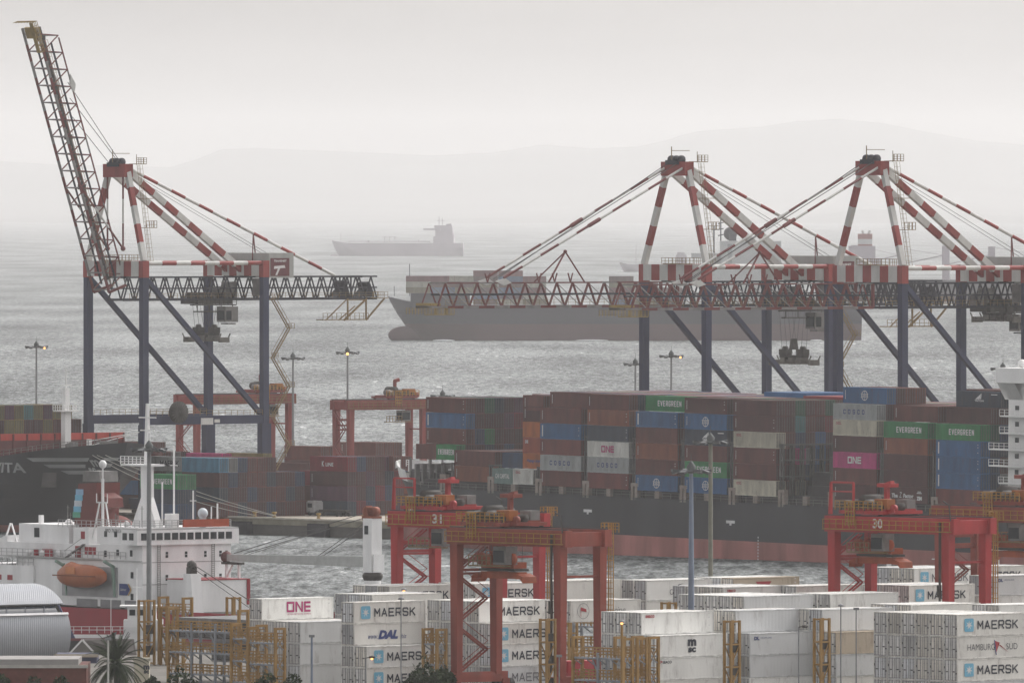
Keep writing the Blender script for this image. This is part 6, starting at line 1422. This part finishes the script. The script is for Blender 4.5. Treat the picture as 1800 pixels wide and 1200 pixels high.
# ================================================================ silver shed, low roofs
def pxy(px, s): return Vector(((px-900)/s, F/s, 0))
SILV = mat('silver roof sheet', (.33, .35, .38), .6, .0, var=.06, scale=.3, bump=1.2)
def shed():
    s = 12.9; c = pxy(58, s); ax = Vector((-.80, -.60, 0)); nn = Vector((.60, -.80, 0)); r = thing('silver_building', 'silver round roofed building with a dark ribbon window, cut by the picture edge', 'building', (c.x, c.y, GY))
    L = 46; A_, zc = 9.2, 10.3-GY; zr = 16.9-GY
    def pt(a, off=0, r2=0):   # a in degrees from top towards the camera side
        rr = A_+r2; hz = zr-zc+r2; return (nn.x*rr*math.sin(R(a)), nn.y*rr*math.sin(R(a)), zc+hz*math.cos(R(a)) if a <= 90 else zc+7.2*math.cos(R(a)))
    def shell(a0, a1, r2, m, nm, st=3, l0=0, thick=.3):
        b = MB(); an = [a0+(a1-a0)*i/max(1, round((a1-a0)/st)) for i in range(max(1, round((a1-a0)/st))+1)]
        P = [Vector(pt(a, 0, r2)) for a in an]; Q2 = [Vector(pt(a, 0, r2-thick)) for a in an]; n = len(P); e0, e1 = ax*l0, ax*L
        b.add([p+e0 for p in P]+[p+e1 for p in P], [(i, i+1, n+i+1, n+i) for i in range(n-1)], smooth=True)
        b.add([p+e0 for p in P]+[p+e0 for p in Q2], [(i, n+i, n+i+1, i+1) for i in range(n-1)])
        for k_ in (0, n-1): b.add([P[k_]+e0, P[k_]+e1, Q2[k_]+e1, Q2[k_]+e0], [(0, 1, 2, 3)])
        return b.build(nm, [m], r)
    shell(-60, 52, 0, SILV, 'roof'); shell(52.4, 64, -.5, mat('ribbon window glass', (.045, .055, .07), .15), 'ribbon_window', l0=1.2); shell(64.4, 67, .1, mat('white window sill', (.75, .75, .76), .5), 'window_sill')
    shell(67.2, 118, -.15, SILV, 'curved_wall'); shell(118, 138, -.9, mat('lower dark glass', (.012, .018, .032), .15), 'lower_window', l0=2.5)
    b = MB(); an = list(range(-60, 140, 5)); P = [Vector(pt(a, 0, -.4)) for a in an]; b.add([p+ax*.8 for p in P], [tuple(range(len(P)))]); b.build('end_wall', [SHIPG], r)
    for i in range(14): 
        b = MB(); e = ax*(3+i*3.1); p1, p2 = Vector(pt(53, 0, -.42)), Vector(pt(63.6, 0, -.42)); b.bar(p1+e, p2+e+ax*.5, .12); b.build('window_bar', [mat('grey mullion', (.16, .17, .2), .5)], r)
shed()
def slab(px0, px1, y0, y1, s, d, label, name, m, cat, extra=None):
    p = pxy(px0, s); z1 = H-(y0-Y0)/s; z0 = max(GY-.3, H-(y1-Y0)/s); wd = (px1-px0)/s
    b = MB(); b.k = 0; b.box(0, wd, 0, d, z0-GY, z1-GY); b.k = 1; b.box(-.2, wd+.2, -.25, 0, z1-GY-.3, z1-GY+.08)
    o = b.build(name, m); o.location = (p.x, p.y, GY); tag(o, label, cat); return o
BRK = mat('red brown brick wall', (.13, .045, .035), .85, var=.25, scale=1.5)
o = slab(-30, 152, 1169, 1260, 14.6, 14, 'long red brown brick building with a pale parapet under the silver shed', 'brick_building', [BRK, mat('pale parapet', (.42, .41, .38), .8)], 'building')
b = MB(); b.box(0, 11.5, .2, 12, 6.4, 7.1); b.box(-.3, 8, -.1, .3, 6.36, 6.7); b.build('roof', [mat('grey flat roof', (.30, .29, .28), .9)], o)
o = slab(98, 170, 1150, 1165, 14.0, 8, 'low blue roofed shed just below the silver building', 'low_shed', [mat('dull navy sheet', (.03, .035, .08), .7), mat('cream flat roof', (.40, .35, .28), .8)], 'shed')
r = thing('gabled_house', 'small house with grey tiled roof and white gable, beside the silver shed', 'house', (pxy(124, 12.95).x, pxy(124, 12.95).y, GY-4.2))
b = MB(); b.add([(0, 0, 0), (3.2, 0, 0), (3.2, 0, 5.0), (1.6, 0, 6.7), (0, 0, 5.0), (0, 7, 0), (3.2, 7, 0), (3.2, 7, 5.0), (1.6, 7, 6.7), (0, 7, 5.0)], [(0, 1, 2, 3, 4), (9, 8, 7, 6, 5), (0, 4, 9, 5), (1, 6, 7, 2)]); b.build('wall', [mat('grey plaster', (.22, .21, .20), .85)], r)
b = MB(); b.bar((-.3, -.2, 4.9), (1.6, -.2, 6.95), .3, .25); b.bar((1.6, -.2, 6.95), (3.5, -.2, 4.9), .3, .25); b.build('barge_board', [SHIPW], r)
b = MB(); b.add([(1.6, -.1, 6.9), (-.3, -.1, 4.9), (-.3, 7.2, 4.9), (1.6, 7.2, 6.9)], [(0, 1, 2, 3)]); b.prism([(1.6, -.1, 6.8), (3.4, -.1, 4.9), (9, .2, 4.9), (8.6, .2, 6.8)], (0, .3, 0)); b.prism([(1.7, 0, 6.85), (8.6, 0, 6.85), (9.0, -2.2, 4.9), (3.5, -.2, 4.9)], (0, .3, .2)); b.build('roof', [mat('grey brown roof tiles', (.12, .11, .105), .9, var=.25)], r)
o = slab(236, 262, 1157, 1260, 14.0, 4, 'cream container with black two line emblem behind the palm fronds', 'shipping_container', [mat('cream box paint', (.46, .43, .34), .6), mat('cream box frame', (.40, .37, .30), .6)], 'shipping container')
for bx, sc2 in ((o, 1),):
    bx.scale = (1, 1, 1)
    link('lettering', text_mesh('m', .8, .55, DARKP, .06), bx, (1.55, -.3, 10.1 if False else (H-(1172-Y0)/14.0)-GY)); link('lettering', text_mesh('sc', .7, .4, DARKP, .05), bx, (1.55, -.3, (H-(1180-Y0)/14.0)-GY))
# small craft between the shed and the palm
def boat(px, s, L, W2, h, mats, rz, label, bits, name='tug_boat', cat='boat'):
    p = pxy(px, s); r = thing(name, label, cat, p, rz); hull(r, L, W2, h, [(.4, 0)], mats, sheer=1.2, entry=.25, rake=1.6, nu=20, stern_full=.9)
    for nm, m, f in bits:
        b = MB(); f(b); b.build(nm, [m], r)
    return r
boat(206, 11.5, 17, 5.5, 2.1, [HULLBLK, HULLBLK, DECKM], R(181), 'dark tug with a navy funnel fin beside the silver shed', [('fender_rail', mat('dull maroon fender', (.17, .05, .055), .8), lambda b: b.box(1, 16, 2.6, 2.85, 1.9, 2.3)), ('funnel', mat('navy funnel', (.03, .035, .10), .5), lambda b: b.prism([(6.4, -1, 2.2), (9.8, -1, 2.2), (9.6, -1, 7.6), (9.0, -1, 7.6)], (0, 2, 0))), ('wheelhouse', SHIPG, lambda b: b.box(10.5, 14, -1.4, 1.4, 2, 4.2))], 'tug_boat', 'tug boat')
boat(332, 11.42, 21, 6, 2.2, [SHIPW, SHIPW, SHIPG], R(180), 'white workboat moored below the white ship', [('wheelhouse', SHIPW, lambda b: (b.box(4, 10, -2.2, 2.2, 2.1, 4.6), b.box(5, 9.4, -1.9, 1.9, 4.6, 6.6), b.box(4.2, 10.6, -2.3, 2.3, 6.6, 6.8))), ('window', WIN, lambda b: (b.box(5.4, 6.4, 1.9, 1.96, 5.3, 6.2), b.box(6.9, 7.9, 1.9, 1.96, 5.3, 6.2), b.box(8.2, 9.1, 1.9, 1.96, 5.3, 6.2))), ('mast', SHIPW, lambda b: (b.bar((8, 0, 6.6), (8, 0, 12.5), .14), b.bar((12, 0, 2), (12, 0, 7.8), .1), b.bar((7.3, 0, 9.6), (8.7, 0, 9.6), .1))), ('deck_rail', SHIPW, lambda b: b.rail([(1, 2.6, 2.6), (20, 2.6, 2.6)], 1.0, 1.2, .04))], 'work_boat', 'boat')
# masts of a yacht behind the top reefer row
def yacht(px, s, label):
    r = thing('motor_yacht', label, 'boat', pxy(px, s)); hull(r, 24, 5.5, 3.0, [(.4, 0)], [SHIPW, SHIPW, SHIPG], nu=16)
    b = MB(); b.box(6, 18, -2.2, 2.2, 3, 6.2); b.box(8, 15, -1.8, 1.8, 6.2, 8.6); b.build('cabin', [SHIPW], r)
    zt = lambda y: H-(y-Y0)/s
    b = MB(); b.bar((12.6, 0, 8), (12.6, 0, zt(958)), .28); b.bar((11.2, 0, zt(966)), (14, 0, zt(966)), .2); b.bar((11.2, 0, zt(966)), (11, 0, zt(960)), .15); b.bar((14, 0, zt(966)), (14.2, 0, zt(960)), .15)
    for x, y in ((3.2, 982), (18.6, 988)): b.bar((x, 0, 5), (x, 0, zt(y)), .12); b.bar((x-.7, 0, zt(y)), (x+.7, 0, zt(y)), .16)
    b.bar((-4, 0, 5), (-4, 0, zt(974)), .7); b.build('mast', [SHIPW], r)
yacht(1609, 11.6, 'white yacht whose masts show above the top reefer row inside gantry 30')
# ================================================================ trees
LEAF = mat('dark leaves', (.022, .034, .016), .85, spec=.05, var=.5, scale=.8); LEAF2 = mat('mid green leaves', (.045, .065, .028), .85, spec=.05, var=.4, scale=.8); BARK = mat('bark', (.08, .06, .045), .9, var=.3)
def crown_mesh(blobs, n, sz, seed):
    rs = np.random.RandomState(seed); b = MB()
    for i in range(n):
        cx, cy, cz, rx, rz_ = blobs[rs.randint(len(blobs))]; d = rs.normal(size=3); d /= np.linalg.norm(d); k = rs.uniform(.45, 1.0)**.5*(1+.12*math.sin(7*d[0]+5*d[2]+seed))
        c = Vector((cx+d[0]*rx*k, cy+d[1]*rx*k, cz+d[2]*rz_*k)); u = Vector(rs.normal(size=3)).normalized(); v = u.cross(Vector(rs.normal(size=3))).normalized(); s_ = sz*rs.uniform(.6, 1.4)
        b.k = 0 if rs.rand() < .62 else 1; b.add([c-u*s_, c+v*s_*.45, c+u*s_, c-v*s_*.45], [(0, 1, 2, 3)])
    return b
def tree(px, ytop, wpx, s, label, seed, name='broadleaf_tree', cat='tree', blobs=5):
    p = pxy(px, s); zt = H-(ytop-Y0)/s-GY; w = wpx/s/2; r = thing(name, label, cat, (p.x, p.y, GY)); rs = random.Random(seed); hc = min(w*1.1, zt*.55)
    bl = [(0, 0, zt-hc, w*.62, hc*.98)]+[(w*.62*math.cos(a), w*.5*math.sin(a), zt-hc*rs.uniform(.9, 1.35), w*.45, hc*.55) for a in [2*math.pi*i/blobs+rs.random() for i in range(blobs)]]
    b = MB(); b.tube((0, 0, 0), (.1, 0, zt-hc), .28, .16, 8)
    for q in bl[1:]: b.tube((.1, 0, zt-hc*1.6), (q[0]*.8, q[1]*.8, q[2]), .13, .05, 6)
    b.build('trunk', [BARK], r); crown_mesh(bl, int(2600*(w/2.5)**1.3)+900, .24, seed).build('crown', [LEAF, LEAF2], r)
tree(745, 1156, 92, 14.75, 'dark broadleaf tree standing before the lower starred boxes', 3); tree(782, 1170, 40, 14.7, 'smaller dark tree leaning out beside the gantry leg', 9)
tree(318, 1170, 88, 14.7, 'rounded dark shrub tree in front of the long rack', 4); tree(470, 1178, 70, 14.7, 'low dark shrub below the second ochre rack', 5); tree(515, 1181, 56, 14.7, 'low dark shrub below the plain white boxes', 6)
tree(60, 1186, 60, 14.9, 'low dark shrub before the brick building, nearer the picture corner', 7); tree(108, 1186, 50, 14.9, 'low dark shrub before the brick building, nearer the palm', 8); tree(268, 1186, 30, 14.8, 'small dark bush between palm and shrub tree', 11); tree(2, 1182, 30, 14.9, 'dark bush cut by the picture edge', 12)
def palm(px, yc, s, rad, label):
    p = pxy(px, s); zc = H-(yc-Y0)/s-GY; r = thing('palm_tree', label, 'palm tree', (p.x, p.y, GY)); b = MB(); rs = random.Random(5)
    for i in range(12): b.tube((.05*math.sin(i), 0, zc*i/12), (.05*math.sin(i+1), 0, zc*(i+1)/12), .42-.012*i, .36-.01*i, 10, caps=False)
    b.build('trunk', [BARK], r); b = MB()
    for i in range(88):
        a = rs.uniform(0, 2*math.pi); el = R(rs.uniform(-35, 82)); L = rad*rs.uniform(.85, 1.12); pos = Vector((0, 0, zc)); d = Vector((math.cos(a)*math.cos(el), math.sin(a)*math.cos(el), math.sin(el))); n = 12; sd_ = Vector((-math.sin(a), math.cos(a), 0))
        b.k = 0 if rs.random() < .7 else 1
        for q in range(n):
            q2 = pos+d*(L/n); b.bar(pos, q2, .05)
            wl = .62*math.sin(math.pi*min(1, (q+1.2)/(n+.8)))+.12; up = d.cross(sd_).normalized()
            for sg in (-1, 1):
                for h_ in (0, .33, .66):
                    m0 = pos.lerp(q2, h_); t1 = m0+sd_*sg*wl*.75+d*wl*.8-up*0-Vector((0, 0, wl*.28)); b.add([m0, m0+d*.09, t1], [(0, 1, 2)])
            pos = q2; d = (d+Vector((0, 0, -.085-.05*math.cos(el)))).normalized()
    b.build('crown', [LEAF, LEAF2], r)
palm(204, 1168, 14.5, 4.3, 'date palm with a full drooping crown in front of the ochre rack')
import re
# ================================================================ air
def build_haze():
    b = MB().box(-31000, 31000, -1200, 62500, -2.5, 500)
    o = b.build('haze', []); o['kind'] = 'stuff'; o['label'] = 'thin sea haze filling the air over the bay'
    m = bpy.data.materials.new('sea haze'); m.use_nodes = True; n = m.node_tree; n.nodes.clear()
    out = n.nodes.new('ShaderNodeOutputMaterial'); v = n.nodes.new('ShaderNodeVolumePrincipled')
    v.inputs['Color'].default_value = (.985, .985, .985, 1); v.inputs['Density'].default_value = HAZE; v.inputs['Anisotropy'].default_value = HAZE_G
    n.links.new(v.outputs[0], out.inputs['Volume']); o.data.materials.append(m)
HAZE, HAZE_G = 3.0e-5, 0.4
build_haze()
for k, v in LABELS.items():
    if len(v) > 1: print('SAME LABEL', k, v[:4], len(v))

for o in [o for o in bpy.data.objects if o.type == 'MESH' and o.parent and re.sub(r'\.\d+$', '', o.name) in SPLIT and not o.children]: split_loose(o)

for o in bpy.data.objects:
    if len(re.findall(r"[A-Za-z0-9][A-Za-z0-9'-]*", str(o.get('label', '')))) > 16: print('LONG', o.name, o['label'])
